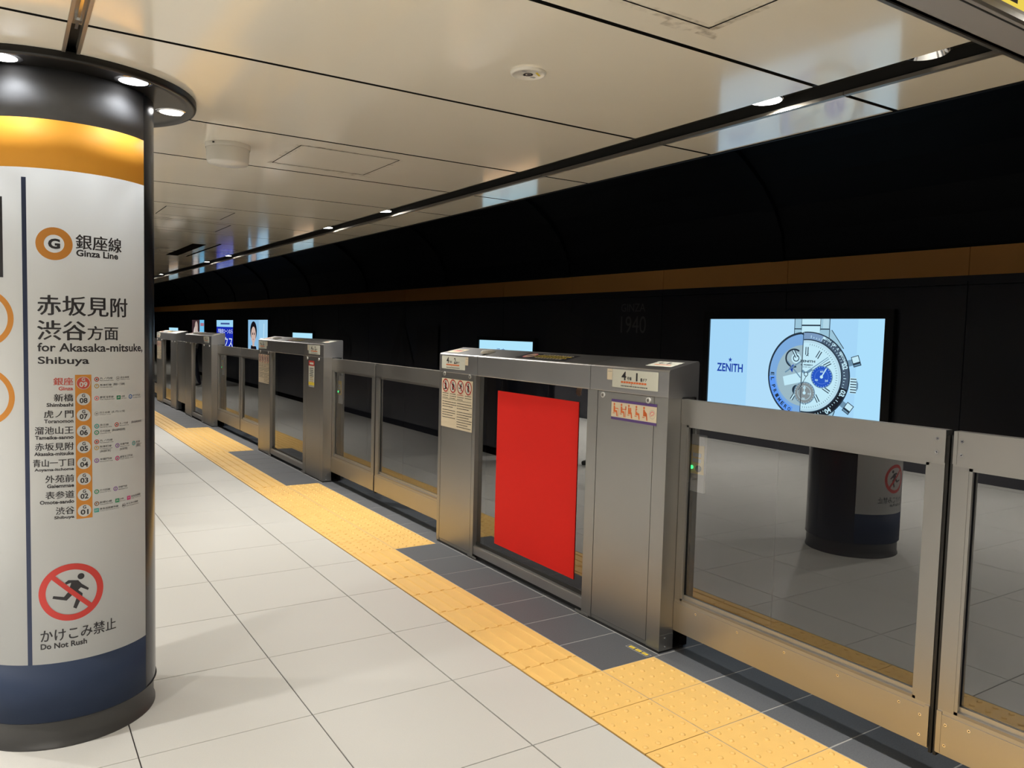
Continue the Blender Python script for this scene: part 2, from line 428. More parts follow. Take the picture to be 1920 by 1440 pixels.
g2.box(-1.708, -1.698, -6.2, .31, H-.002, H+.05, M['rail']); g2.box(-1.668, -1.658, -6.2, .31, H-.002, H+.05, M['rail'])
g2.box(-1.698, -1.668, -6.2, .07, H+.02, H+.03, M['rail']); g2.box(-1.687, -1.679, -6.2, .07, H+.006, H+.03, M['chrome'])
for k in range(9): g2.box(-1.692, -1.674, -.02-.48*k, .005-.48*k, H+.002, H+.02, M['chrome'])
g2.box(-1.708, -1.658, .07, 38, H+.03, H+.04, M['chan'])
g2.build('trim_2', kind='structure')
def hatch(x0, x1, y0, y1, stain=False, wd=.004):
    p = Print(); d = M['dark']
    p.rect(x0, x1, y0, y0+wd, d); p.rect(x0, x1, y1-wd, y1, d); p.rect(x0, x0+wd, y0, y1, d); p.rect(x1-wd, x1, y0, y1, d)
    p.build('access_hatch', ceiling, lambda u, v, w_: Vector((u+bx(v), v, H-.0006-w_)))
def smudge():
    m = bpy.data.materials.new('tape_residue'); m.use_nodes = True; nt = m.node_tree; b = nt.nodes['Principled BSDF']
    b.inputs['Base Color'].default_value = (.26, .20, .13, 1); b.inputs['Roughness'].default_value = .6
    n = nt.nodes.new('ShaderNodeTexNoise'); n.inputs['Scale'].default_value = 34; n.inputs['Detail'].default_value = 8
    n2 = nt.nodes.new('ShaderNodeTexNoise'); n2.inputs['Scale'].default_value = 6
    tc = nt.nodes.new('ShaderNodeTexCoord'); nt.links.new(tc.outputs['Object'], n.inputs['Vector']); nt.links.new(tc.outputs['Object'], n2.inputs['Vector'])
    ad = nt.nodes.new('ShaderNodeMath'); ad.operation = 'MULTIPLY'; nt.links.new(n.outputs['Fac'], ad.inputs[0]); nt.links.new(n2.outputs['Fac'], ad.inputs[1])
    mr = nt.nodes.new('ShaderNodeMapRange'); mr.inputs[1].default_value = .24; mr.inputs[2].default_value = .42; mr.inputs[3].default_value = 0; mr.inputs[4].default_value = .36
    nt.links.new(ad.outputs[0], mr.inputs[0]); nt.links.new(mr.outputs[0], b.inputs['Alpha']); return m
M['smudge'] = smudge()
hatch(-.757, -.2545, -1.457, -1.0177, wd=.005); hatch(-.7187, -.2241, 1.030, 1.501, wd=.005); hatch(-.90, -.424, 3.47, 3.945, wd=.007); hatch(-.9945, -.272, 4.23, 4.81, wd=.009)
st = Print()
for (x0, x1, y0, y1) in ((-.757, -.2545, -1.457, -1.0177), (-.7187, -.2241, 1.030, 1.501)):
    for q in ((x0-.02, x1+.02, y1-.022, y1+.022), (x1-.02, x1+.022, y0, y1), (x0-.02, x0+.02, y0, y1), (x0, x1, y0-.015, y0+.015), (x1-.01, x1+.07, y1+.01, y1+.045), (x1-.13, x1-.03, y1+.02, y1+.055)):
        st.rect(*q, M['smudge'])
st.build('tape_residue', ceiling, lambda u, v, w_: Vector((u, v, H-.0003-w_*.5)))
vt = MB(); vt.box(-.248, -.12, 6.04, 7.64, H-.004, H-.001, M['dark']); vt.box(-.020, -.001, 5.87, 7.67, H-.004, H-.001, M['dark'])
vt.build('air_vent', ceiling)

# ---- track wall: panels, orange band, vault above
XW = 4.05
wm = MB(); strip(wm, rect(XW+.03, XW+.2, -1.3, 4.2), ys(-9, 40, 2), M['dark']); wall = wm.build('wall_right', kind='structure')
pw = 1.585; y = .47-pw*5; k = 0
_wp = {}
while y < 39:
    for z0, z1, key in ((-1.2, 1.90, 'navy'), (1.905, 1.93, 'navy'), (1.972, 2.178, 'orange')):
        kk = (z0, key)
        if kk not in _wp:
            b = MB(); b.box(0 if key != 'navy' or z0 < 0 else -.006, .035, .003, pw-.003, z0, z1, M[key])
            _wp[kk] = b.mesh('wall_panel' if key == 'navy' else 'orange_panel')
        put(_wp[kk].name.split('.')[0], _wp[kk], XW, y, wall)
    b = MB() if k == 0 else None
    y += pw; k += 1
tr = MB(); strip(tr, rect(XW, XW+.035, 1.93, 1.972), ys(-8, 39, 2), M['navy']); tr.build('trim_4', kind='structure')
va = MB()
prof = [(XW, 2.178)] + [(XW-.02-2.4*(1-math.cos(a)), 2.2+1.25*math.sin(a)) for a in [PI/2*i/9 for i in range(10)]] + [(.846, 3.45), (.846, 3.55), (XW+.1, 3.55), (XW+.1, 2.178)]
strip(va, prof, ys(-9, 40, 1.585), M['vault']); va.build('ceiling_vault', kind='structure')
rb = MB(); _rib = None
for k in range(0, 15):
    y = -1.1+3.17*k; b = MB()
    for i in range(9):
        a0, a1 = PI/2*i/9, PI/2*(i+1)/9
        P = [(XW-.02-2.4*(1-math.cos(a)), 2.2+1.25*math.sin(a)) for a in (a0, a1)]
        b.add([(P[0][0]-XW, 0, P[0][1]), (P[1][0]-XW, 0, P[1][1]), (P[1][0]-XW, .14, P[1][1]), (P[0][0]-XW, .14, P[0][1]),
               (P[0][0]-XW-.03, 0, P[0][1]-.03), (P[1][0]-XW-.03, 0, P[1][1]-.03), (P[1][0]-XW-.03, .14, P[1][1]-.03), (P[0][0]-XW-.03, .14, P[0][1]-.03)],
              [(4, 5, 6, 7), (0, 1, 5, 4), (3, 2, 6, 7), (0, 3, 7, 4), (1, 2, 6, 5)], M['vault'])
    put('vault_rib', b.mesh('vault_rib'), XW, y, wall)
# ceiling edge fascia
fa = MB(); strip(fa, rect(.841, .856, H-.004, 3.5), ys(-9, 40, 2), M['vault']); fa.build('trim_5', kind='structure')
# faint engraved decorations printed on the wall panels
def wallmap(y0):      # u to the viewer's right (-y), v up
    return lambda u, v, w_: Vector((XW-.0012-w_+bx(y0), y0-u, v))
d = Print(); d.text('GINZA', 0, .40, 1.74, 1.83, M['navyprint'], 1); d.text('1940', 0, .42, 1.50, 1.69, M['navyprint'], 1)
d.build('wall_lettering', wall, wallmap(4.30))
d = Print(); d.text('1934', 0, .48, 1.50, 1.70, M['navyprint2'], 1); d.text('GINZA', .05, .45, 1.74, 1.80, M['navyprint2'], 1); d.build('wall_lettering', wall, wallmap(12.0))
d = Print(); q = M['navyprint2']
d.poly([(0, .9), (.0, 1.62), (.35, 1.80), (.75, 1.66), (.75, .9)], q)
for i in range(5): d.line(.0, 1.0+.13*i, .35, 1.08+.15*i, .012, M['navy'], 2); d.line(.35, 1.08+.15*i, .75, 1.0+.14*i, .012, M['navy'], 2)
d.build('wall_drawing', wall, wallmap(5.75))
d = Print(); d.poly([(0, .9), (.5, 1.75), (1.0, .9)], q); d.poly([(.35, .9), (.5, 1.4), (.65, .9)], M['navy'], 2); d.rect(1.1, 1.9, .9, 1.55, q); d.build('wall_drawing', wall, wallmap(10.6))
d = Print(); d.poly([(0, 1.3), (.5, 1.5), (1.0, 1.3)], q)
for i in range(7): d.rect(.05+.14*i, .1+.14*i, .9, 1.28, q)
d.build('wall_drawing', wall, wallmap(13.4))
d = Print(); d.poly([(0, 1.3), (0, 1.45), (.3, 1.5), (.4, 1.75), (.5, 1.5), (.8, 1.45), (.8, 1.3)], q); d.build('wall_drawing', wall, wallmap(17.6))
# ---- other walls
wl = MB(); wl.box(-5.5, -5.3, -9, 40, -.25, 2.5, M['navy']); wl.build('wall_left', kind='structure')
we = MB(); we.box(-5.5, 4.3, -9.2, -9, -1.3, 4.2, M['navy']); we.build('wall_back', kind='structure')
wf = MB(); wf.box(-5.5, 4.3, 40, 40.2, -1.3, 4.2, M['vault']); wf.build('wall_front', kind='structure')
wsn = MB(); strip(wsn, rect(-2.05, -1.62, .10, H+.06), ys(5.3, 22), M['navy']); strip(wsn, rect(-2.05, -1.66, 0, .10), ys(5.3, 22), M['dark'])
wsn.build('wall_stair', kind='structure')

# ================================================================== COLUMNS
CR = .31
def cylmap(cx, cy, r=CR):     # u = arc length measured from -90 degrees
    return lambda u, v, w_: Vector(((r+w_)*math.cos(-PI/2+u/r)-0, (r+w_)*math.sin(-PI/2+u/r), v))
def A(deg): return math.radians(deg+90)*CR
def column(x, y, label, full):
    root = empty('column', (x, y, 0), label, 'column', None if full else None)
    b = MB(); b.revolve([(CR-.004, .095), (CR-.004, 2.30)], (0, 0), M['body'], 72); b.build('shaft', root)
    b = MB(); b.revolve([(.305, 0), (.305, .006), (.299, .012), (.299, .088), (.303, .097), (CR, .0985)], (0, 0), M['kick'], 72); b.build('kickplate', root)
    a0, a1 = math.radians(-186.5), math.radians(-36.6)
    for nm, z0, z1, m in () if not full else (('black_panel', 2.1165, 2.285, 'colblack'), ('orange_panel', 1.9575, 2.1165, 'colorange'), ('white_panel', .303, 1.9575, 'colwhite'), ('navy_panel', .099, .303, 'colnavy')):
        b = MB(); b.revolve([(CR-.004, z0), (CR, z0), (CR, z1), (CR-.004, z1)], (0, 0), M[m], 60, a0, a1); b.build(nm, root)
    b = MB(); b.revolve([(CR-.006, .099), (CR+.0015, .099), (CR+.0015, 2.3), (CR-.006, 2.3)], (0, 0), M['black'], 2, a1-.001, a1+.006, False); b.build('panel_seam', root)
    # saucer-shaped canopy with a ring of downlights
    b = MB(); b.revolve([(.24, 2.281), (.405, 2.281), (.425, 2.2785), (.444, 2.272), (.453, 2.2735), (.455, 2.280), (.455, 2.300)], (0, 0), M['canopy'], 72); b.build('canopy', root)
    for i in range(6):
        a = math.radians(2-60*i); lx, ly = .3775*math.cos(a), .3775*math.sin(a)
        b = MB(); b.revolve([(.046, 2.2795), (.058, 2.279), (.061, 2.2815)], (lx, ly), M['chrome'], 24); 
        rg = b.build('downlight', root)
        b = MB(); b.disc((lx, ly, 2.2797), .0465, M['ringlamp'], 24); b.build('lens', rg, fixn=False)
        ld = bpy.data.lights.new('ring_spot', 'SPOT'); ld.energy = RING_P; ld.spot_size = math.radians(152); ld.spot_blend = .75; ld.shadow_soft_size = .035; ld.color = (.93, .97, 1)
        lo = link('ring_spot', ld, root, (lx, ly, 2.266))
    if not full: return root
    m_ = cylmap(0, 0)
    p = Print(); I = M['ink']
    p.rect(A(-114.2), A(-111.6), .303, 1.926, M['inknavy'], 1)
    p.ring(A(-97), 1.7165, .0535, .0293, M['inkorange'], 1); p.text('G', A(-100.2), A(-93.8), 1.6997, 1.7335, I, 2, .045)
    p.text('銀座線', A(-85.4), A(-57.6), 1.7045, 1.7535, I, 2, .026); p.text('Ginza Line', A(-85.3), A(-60), 1.6805, 1.703, I, 2, .03)
    p.text('赤坂見附', A(-106.2), A(-53.4), 1.482, 1.548, I, 2, .026); p.text('渋谷', A(-106.4), A(-80.4), 1.400, 1.465, I, 2, .026)
    p.text('方面', A(-79.4), A(-60.4), 1.402, 1.4495, I, 2, .026)
    p.text('for Akasaka-mitsuke,', A(-106.5), A(-39.4), 1.357, 1.3905, I, 2, .02); p.text('Shibuya', A(-106.4), A(-78.6), 1.3135, 1.345, I, 2, .02)
    p.rect(A(-86.6), A(-77.4), .793, 1.2845, M['inkorange'], 1)
    ST = [('銀座', -98.2, 'Ginza', -95.5), ('新橋', -98.0, 'Shimbashi', -102.0), ('虎ノ門', -103.4, 'Toranomon', -103.4), ('溜池山王', -108.5, 'Tameike-sanno', -108.4),
          ('赤坂見附', -108.5, 'Akasaka-mitsuke', -109.0), ('青山一丁目', -109.7, 'Aoyama-itchome', -109.0), ('外苑前', -103.1, 'Gaiemmae', -102.3), ('表参道', -103.1, 'Omote-sando', -106.3), ('渋谷', -97.7, 'Shibuya', -98.6)]
    for k, (ja, a, en, e) in enumerate(ST):
        z = 1.2565-.0546*k; ink = M['inkdred'] if k == 0 else I
        p.text(ja, A(a), A(-87.7), z-.0065, z+.0190, ink, 2, .026); p.text(en, A(e), A(-87.7), z-.0240, z-.0112, ink, 2, .03)
        p.disc(A(-82), z, .0208, M['inkdred'] if k == 0 else M['colwhite'], 2, 32)
        if k == 0: p.ring(A(-82), z, .0215, .0200, M['colwhite'], 3)
        ni = M['colwhite'] if k == 0 else I
        p.text('G', A(-82)-.0052, A(-82)+.0052, z+.0065, z+.0180, ni, 3, .03); p.text('0%d' % (9-k), A(-82)-.0122, A(-82)+.0122, z-.0138, z+.0042, ni, 3, .03)
    IC = {'M': 'inkdred', 'H': 'inkgrey', 'Y': 'inkgold', 'A': 'inkpink', 'N': 'inkteal', 'C': 'inkgreen', 'Z': 'inkpurple', 'E': 'inkmag', 'F': 'inkbrown', 'I': 'inkgrey', 'U': 'inkblue'}
    TR = [(-74.3, 1.268, 'M', '丸ノ内線', 'Marunouchi Line', -63.8), (-60.6, 1.269, 'H', '日比谷線', 'Hibiya Line', -51.7), (-74.3, 1.245, 'Y', '有楽町線', 'Yurakucho Line', -64.5),
          (-74.4, 1.203, 'A', '都営浅草線', 'Toei Asakusa Line', -63.2), (-60.2, 1.202, 'JR', 'JR線', 'JR Line', -54.4), (-51.1, 1.202, 'U', 'ゆりかもめ', 'Yurikamome', -41.5),
          (-74.5, 1.150, 'H', '日比谷線', 'Hibiya Line', -65.7), (-74.5, 1.107, 'N', '南北線', 'Namboku Line', -65.1), (-61.7, 1.107, 'M', '丸ノ内線', 'Marunouchi Line', -52.7),
          (-74.6, 1.085, 'C', '千代田線', 'Chiyoda Line', -65.6), (-74.6, 1.053, 'M', '丸ノ内線', 'Marunouchi Line', -64.1), (-74.7, 1.032, 'Y', '有楽町線', 'Yurakucho Line', -64.8),
          (-61.3, 1.033, 'Z', '半蔵門線', 'Hanzomon Line', -52.2), (-48.4, 1.033, 'N', '南北線', 'Namboku Line', -40.8), (-74.7, .988, 'Z', '半蔵門線', 'Hanzomon Line', -64.6),
          (-61.4, .988, 'E', '都営大江戸線', 'Toei Oedo Line', -49.1), (-74.9, .880, 'C', '千代田線', 'Chiyoda Line', -65.9), (-62.8, .881, 'Z', '半蔵門線', 'Hanzomon Line', -53.7),
          (-74.9, .838, 'F', '副都心線', 'Fukutoshin Line', -64.8), (-61.6, .838, 'JR', 'JR線', 'JR Line', -55.7), (-52.9, .839, 'TY', '東急東横線', 'Tokyu Toyoko Line', -41.8),
          (-75.0, .815, 'DT', '東急田園都市線', 'Tokyu Den-en-toshi Line', -60.4), (-56.9, .816, 'IN', '京王井の頭線', 'Keio Inokashira Line', -44.2)]
    for a, z, ic, ja, en, e in TR:
        if ic in ('JR', 'TY', 'DT'):
            c = M[{'JR': 'inkgreen', 'TY': 'inkmag', 'DT': 'inkteal'}[ic]]; p.rect(A(a)-.0078, A(a)+.0078, z-.007, z+.007, c, 1); p.text(ic, A(a)-.005, A(a)+.005, z-.003, z+.003, M['colwhite'], 2, .02)
        else:
            c = M[IC.get(ic[0], 'inkgrey')]; p.ring(A(a), z, .0080, .0050, c, 1, 20); p.text(ic, A(a)-.0025*len(ic), A(a)+.0025*len(ic), z-.003, z+.003, I, 2, .02)
        ea = e if len(ja) > 3 else a+2+(e-a-2)*.8
        p.text(ja, A(a+1.9), A(ea-.6), z-.0005, z+.0068, I, 2); p.text(en, A(a+1.9), A(e), z-.0062, z-.0025, I, 2)
    for a, e, z, t in ((-63.8, -55.7, 1.248, '[銀座一丁目駅]'), (-65, -55.8, 1.152, '[虎ノ門ヒルズ駅]'), (-50.4, -41, 1.109, '[国会議事堂前駅]'), (-64.9, -55.6, 1.088, '[国会議事堂前駅]'),
                       (-72.6, -66, 1.018, '[永田町駅]'), (-59.6, -54, 1.018, '[永田町駅]'), (-46.3, -42, 1.021, '[永田町駅]')):
        p.text(t, A(a), A(e), z-.004, z+.005, I, 2)
    # prohibition pictogram, lower right
    cx, cz = A(-89.5), .543
    p.ring(cx, cz, .0985, .0775, M['inkred'], 2, 64)
    p.disc(A(-89.9)+.0300, cz+.0505, .0105, I, 1, 24)
    for poly in RUN: p.poly([(A(-89.9)+x_, cz+y_) for x_, y_ in poly], I, 1)
    a = math.radians(-45)
    p.line(cx-.082*math.cos(a)*.98, cz-.082*math.sin(a), cx+.082*math.cos(a), cz+.082*math.sin(a), .0155, M['inkred'], 3)
    p.text('かけこみ禁止', A(-106.8), A(-63.3), .379, .422, I, 2, .018); p.text('Do Not Rush', A(-106.9), A(-81.3), .354, .3735, I, 2, .028)
    # second column of print, cut by the left of the photograph
    p.rect(A(-165), A(-125.4), 1.601, 1.861, I, 1)
    for z, t in ((1.4675, '9'), (1.2085, '1')):
        p.ring(A(-136.6), z, .0925, .0735, M['inkorange'], 1, 64)
        p.text(t, A(-140.5), A(-129.5) if t == '9' else A(-130), z-.047, z+.047, I, 2, .03)
    p.build('sign_print', root, m_, cut=.012, step=.00025)
    return root
column(-1.69, .74, 'big round column in the left foreground with white route map sign and lit black canopy', True)
column(-1.69, 4.70, 'round column hidden behind the foreground column, by the stair wall', False)

# ================================================================== PLATFORM DOORS
def ztop(x): return 1.316+.04*(x-.012)/.178
def hood_profile():
    P = [(0, 0)]
    P = [(.002, 1.186), (.0, 1.190), (.0, 1.300)]
    for i in range(5):
        a = PI-PI/2*i/4; P.append((.014+.014*math.cos(a), 1.302+.014*math.sin(a)))
    P += [(.178, ztop(.178))]
    for i in range(4):
        a = PI/2-PI/2*(i+1)/4; P.append((.176+.014*math.cos(a), 1.342+.0138*math.sin(a)))
    P += [(.19, 1.0), (.178, 1.0), (.178, 1.186)]
    return P
HP = hood_profile()
def frontmap(yc, x=0.0): return lambda u, v, w_: Vector((x-.0008-w_, yc-u, v))
def topmap(yc): return lambda u, v, w_: Vector((.02+v, yc-u, ztop(.02+v)+.0006+w_))
def number_sticker(root, yc, car, door, tagside):
    p = Print(); W, H0, z0 = .325, .088, 1.2115
    p.rect(0, W, z0, z0+H0, M['paper'], 1)
    p.text(car, .21*W, .315*W, z0+.038, z0+.080, M['ink'], 2, .02); p.text('号車', .335*W, .435*W, z0+.039, z0+.056, M['ink'], 2, .03)
    p.text(door, .53*W, (.565 if door == '1' else .61)*W, z0+.038, z0+.077, M['ink'], 2, .02); p.text('番ドア', .625*W, .765*W, z0+.038, z0+.055, M['ink'], 2, .03)
    for k in range(10): p.rect(.2*W+.0183*k, .2*W+.0183*k+.0158, z0+.024, z0+.033, M['seatorange'], 2)
    p.poly([(.42*W, z0+.017), (.45*W, z0+.017), (.435*W, z0+.023)], M['inkdred'], 2)
    for k in range(2):
        x = .2*W
        while x < .76*W:
            l = random.uniform(.004, .012); 
            if k == 0: p.rect(x, x+l, z0+.008, z0+.0125, M['ink'], 2)
            x += l+.003
    if tagside < 0: p.rect(-.040, -.001, z0+.034, z0+H0, M['cream'], 2); p.rect(-.034, -.006, z0+.074, z0+.077, M['inkgrey'], 3)
    else: p.rect(W+.001, W+.040, z0+.034, z0+H0, M['cream'], 2); p.rect(W+.006, W+.034, z0+.074, z0+.077, M['inkgrey'], 3)
    p.build('number_sticker', root, frontmap(yc))
def notice_sticker(root, yc, W=.427, z0=.815, z1=1.146):
    p = Print(); h = z1-z0; p.rect(0, W, z0, z1, M['cream'], 1); I = M['ink']
    for k in range(4):
        cx = W*(.135+.243*k); cz = z1-h*.145; r = W*.105
        p.disc(cx, cz, r, M['paper'], 2); 
        s = r/.099
        if k == 2:
            p.disc(cx+.03*s, cz+.05*s, .012*s, I, 3)
            p.poly([(cx+x*s, cz+y_*s) for x, y_ in RUN[0]], I, 3)
        else:
            p.disc(cx, cz+.055*s, .013*s, I, 3); p.poly([(cx-.02*s, cz+.04*s), (cx+.02*s, cz+.04*s), (cx+.03*s, cz-.01*s), (cx+.012*s, cz-.06*s), (cx-.012*s, cz-.06*s), (cx-.026*s, cz-.01*s)], I, 3)
            if k == 1: p.rect(cx+.03*s, cx+.045*s, cz-.05*s, cz+.03*s, I, 3)
            if k == 0: p.line(cx-.06*s, cz-.06*s, cx+.03*s, cz-.045*s, .014*s, I, 3)
        p.prohibit(cx, cz, r, M['inkred'], 4, .17)
        for q in range(3):
            if q == 2 and k == 3: continue
            x = cx-r*.95
            while x < cx+r*(.9-.3*(q == 2)):
                l = random.uniform(.005, .012); p.rect(x, x+l, z1-h*(.30+.045*q)-.004, z1-h*(.30+.045*q), M['inkdred'] if (q == 0 and k == 2) else I, 2); x += l+.0025
    p.rect(W*.03, W*.97, z1-h*.425, z1-h*.419, I, 2)
    for c, n in ((0, 7), (1, 10)):
        for q in range(n):
            z = z1-h*(.47+.05*q)-(h*.02 if q > 2 else 0); x = W*(.04+.48*c)
            while x < W*(.47+.49*c)-(.04 if q % 3 == 2 else 0):
                l = random.uniform(.006, .02); p.rect(x, x+l, z-.0045, z, I, 2); x += l+.003
    p.build('notice_sticker', root, frontmap(yc))
def seat_sticker(root, yc, W=.322, z0=1.052, z1=1.152):
    p = Print(); p.rect(0, W, z0, z1, M['cream'], 1); p.rect(0, W, z0, z0+.013, M['purple'], 2); p.rect(0, W, z1-.013, z1, M['purple'], 2); o = M['seatorange']
    for k in range(5):
        x = .016+.0535*k; z = z0+.018
        p.disc(x+.006, z+.058, .0062, o, 2, 16)
        p.poly([(x+.001, z+.050), (x+.012, z+.050), (x+.014, z+.030), (x+.028, z+.028), (x+.032, z+.0), (x+.024, z), (x+.021, z+.019), (x+.001, z+.019)], o, 2)
        p.rect(x-.005, x+.012, z+.012, z+.015, o, 2)
        if k == 0: p.rect(x+.036, x+.038, z, z+.038, o, 2); p.rect(x+.012, x+.036, z+.036, z+.040, o, 2)
        if k == 1: p.rect(x+.036, x+.039, z, z+.048, o, 2); p.rect(x+.034, x+.042, z+.036, z+.054, o, 2); p.rect(x+.010, x+.034, z+.036, z+.040, o, 2)
        if k == 2: p.disc(x+.019, z+.046, .0048, o, 2, 12); p.rect(x+.014, x+.024, z+.028, z+.042, o, 2)
        if k == 3: p.rect(x+.008, x+.018, z+.034, z+.044, M['cream'], 3)
        if k == 4: p.poly([(x+.010, z+.046), (x+.026, z+.034), (x+.028, z+.024), (x+.010, z+.022)], o, 2)
    p.ring(.293, .5*(z0+z1), .021, .0195, M['inkgrey'], 2); p.ring(.293, .5*(z0+z1), .015, .011, M['inkpink'], 2, 24, .3, 3.4); p.line(.281, z0+.042, .305, z0+.052, .003, M['inkpink'], 3)
    p.build('seat_sticker', root, frontmap(yc))
def cabinet(y0, L, gn, gf, label, num, grp=None, simple=False):
    root = empty('door_cabinet', (.65+bx(y0), y0, 0), label, 'door cabinet', grp, brot(y0))
    g = .0018
    for a, b_ in ((0, gn-.017), (gn-.017, gf-.014), (gf-.014, L)):
        b = MB(); b.prism(HP, a+(g if a else 0), b_-(g if b_ < L else 0), M['steeltop']); o = b.build('hood_panel', root)
    # near and far bays: posts and locked access panels
    for s, (a, b_) in enumerate(((0, gn), (gf, L))):
        pw = .092 if s == 0 else .040
        lo, hi = (a+pw, b_-.083) if s == 0 else (a+.040, b_-.040)
        b = MB(); b.box(0, .085, a, lo-.0035, .012, 1.186, M['steel']); b.box(0, .085, hi+.0035, b_, .012, 1.186, M['steel'])
        b.box(.004, .02, lo-.0035, hi+.0035, .012, .029, M['steel']); b.box(.014, .085, lo-.0035, hi+.0035, .03, 1.186, M['black'])
        b.build('post', root)
        b = MB(); b.box(.0005, .012, lo, hi, .032, 1.184, M['steel']); pn = b.build('access_panel', root)
        if not simple:
            for yy in ((lo+.038, hi-.04)):
                b = MB(); b.disc((-.004, yy, 1.166 if s == 0 else 1.176), .0145, M['ring'], 24, 'x', .006); lk = b.build('lock', pn)
                b = MB(); b.disc((-.0052, yy, 1.166 if s == 0 else 1.176), .0078, M['steeldk'], 20, 'x', .002); b.box(-.0062, -.005, yy-.0015, yy+.0015, 1.160, 1.172, M['chrome']); b.build('keyhole', lk)
    # plinth
    b = MB(); b.box(.003, .16, .004, gn-.01, 0, .012, M['black']); b.box(.003, .16, gf+.01, L-.004, 0, .012, M['black']); b.box(.03, .16, gn, gf, .0, .015, M['black']); b.box(-.002, .002, gn-.06, gn+.05, .006, .018, M['steel']); b.box(-.002, .002, gf-.05, gf+.06, .006, .018, M['steel'])
    b.build('plinth', root)
    # glazed middle bay
    b = MB(); b.box(.006, .036, gn, gf, .030, .082, M['steeltop']); b.box(.012, .03, gn, gf, .082, .088, M['steel']); b.build('sill_rail', root)
    b = MB(); b.box(.030, .036, gn+.001, gf-.001, .088, 1.30, M['glassb']); b.build('glass_pane', root)
    b = MB(); b.box(.028, .0375, gn+.001, gf-.001, .088, .108, M['black']); b.box(.0375, .05, gn, gn+.01, .09, 1.2, M['black']); b.build('glazing_strip', root)
    b = MB(); b.box(.165, .178, .0, L, .012, 1.19, M['dark']); b.box(.15, .165, .0, L, .012, .05, M['dark']); b.build('back_panel', root)
    # ends
    for yy, s in ((0, 1), (L, -1)):
        b = MB(); b.box(.088, .178, yy if s > 0 else yy-.012, yy+.012 if s > 0 else yy, .09, 1.19, M['black']); b.build('pocket_brush', root)
    b = MB(); b.box(-.0015, .085, -.0015, .0015, .012, .085, M['steel']); b.build('corner_bracket', root)
    if not simple:
        for z in (.028, .068):
            b = MB(); b.disc((.036, -.0015, z), .0045, M['chrome'], 12, 'y', -.0025); b.build('screw', root)
    # control panel facing back along the track side
    b = MB(); b.box(.145, .158, -.096, -.008, .755, 1.02, M['navylite']); cp = b.build('control_panel', root)
    b = MB(); b.box(.140, .145, -.094, -.012, .84, .972, M['faceplate']); b.build('faceplate', cp)
    b = MB(); b.box(.1385, .140, -.080, -.030, .918, .936, M['ring']); b.box(.1385, .140, -.080, -.030, .893, .911, M['ring']); b.build('caption_plate', cp)
    b = MB(); b.disc((.140, -.026, .868), .0085, M['led'], 16, 'x', -.005); b.build('indicator_lamp', cp)
    b = MB(); b.disc((.140, -.068, .866), .0155, M['black'], 16, 'x', -.006); b.build('button', cp)
    # top: white oval sensor dome, stickers
    if not simple:
        b = MB(); n = 20; yc = gf-.02; vs = []
        for r, z in ((1, 0), (1, .012), (.8, .020), (.4, .023)):
            vs += [(.075+.055*r*math.cos(2*PI*i/n), yc+.026*r*math.sin(2*PI*i/n), ztop(.075)+z-.002) for i in range(n)]
        b.add(vs, [(k*n+i, k*n+(i+1) % n, (k+1)*n+(i+1) % n, (k+1)*n+i) for k in range(3) for i in range(n)]+[tuple(range(3*n, 4*n))], M['plastic'], True)
        b.build('sensor_dome', root)
        p = Print(); W = .50 if L > 2 and y0 < 1 else .46
        p.rect(0, W, .01, .125, M['ink'], 1); p.ring(.085, .068, .047, .038, M['inkpink'], 2); p.disc(.085, .068, .038, M['cream'], 2); p.line(.055, .04, .115, .096, .010, M['inkpink'], 3); p.poly([(.06, .07), (.11, .085), (.105, .06), (.065, .05)], M['ink'], 3)
        for q, (z, c, x0) in enumerate(((.103, 'cream', .17), (.078, 'lemon', .15), (.053, 'lemon', .15), (.03, 'cream', .19))):
            x = x0
            while x < W-.05: l = random.uniform(.012, .03); p.rect(x, x+l, z-.0055, z+.0055, M[c], 2); x += l+.008
        p.build('warning_sticker', root, topmap(gn+.25+W))
        p = Print(); p.rect(0, .17, .03, .12, M['paper'], 1); p.text(num[0], .03, .055, .075, .105, M['ink'], 2); p.text('号車', .06, .08, .075, .085, M['ink'], 2); p.text(num[1], .09, .105, .075, .105, M['ink'], 2); p.text('番ドア', .11, .145, .075, .085, M['ink'], 2); p.rect(.03, .14, .055, .063, M['seatorange'], 2)
        p.build('top_sticker', root, topmap(.215))
        p = Print(); p.rect(0, .16, .02, .11, M['cream'], 1); p.rect(.02, .14, .05, .07, M['inkpink'], 2); p.rect(.02, .12, .08, .09, M['ink'], 2)
        p.build('top_sticker', root, topmap(L-.03))
    return root
c1 = cabinet(.01, 2.235, .584, 1.73, 'nearest steel door cabinet, lengthwise glass bay carrying the red poster', ('4', '1'))
number_sticker(c1, .393, '4', '1', -1); number_sticker(c1, 2.20, '4', '2', 1); seat_sticker(c1, .393); notice_sticker(c1, 2.195)
c2 = cabinet(4.575, 2.225, .585, 1.745, 'second steel door cabinet with number 4-2 sticker and red topped notice', ('4', '2'))
number_sticker(c2, .42, '4', '2', -1); number_sticker(c2, 2.215, '4', '3', 1); notice_sticker(c2, 2.21)
p = Print(); p.rect(0, .17, .905, 1.145, M['paper'], 1); p.rect(0, .17, 1.095, 1.145, M['inkred'], 2); p.rect(.03, .14, 1.108, 1.128, M['paper'], 3); p.rect(0, .17, .905, .935, M['lemon'], 2); p.rect(0, .17, .888, .905, M['inkgrey'], 2)
for r in range(8): p.rect(.03+.006*(r % 3), .14-.008*(r % 2), 1.073-.018*r-.007, 1.073-.018*r, M['ink'] if r < 5 else M['inkgold'], 2)
p.build('notice_sticker', c2, frontmap(.42))
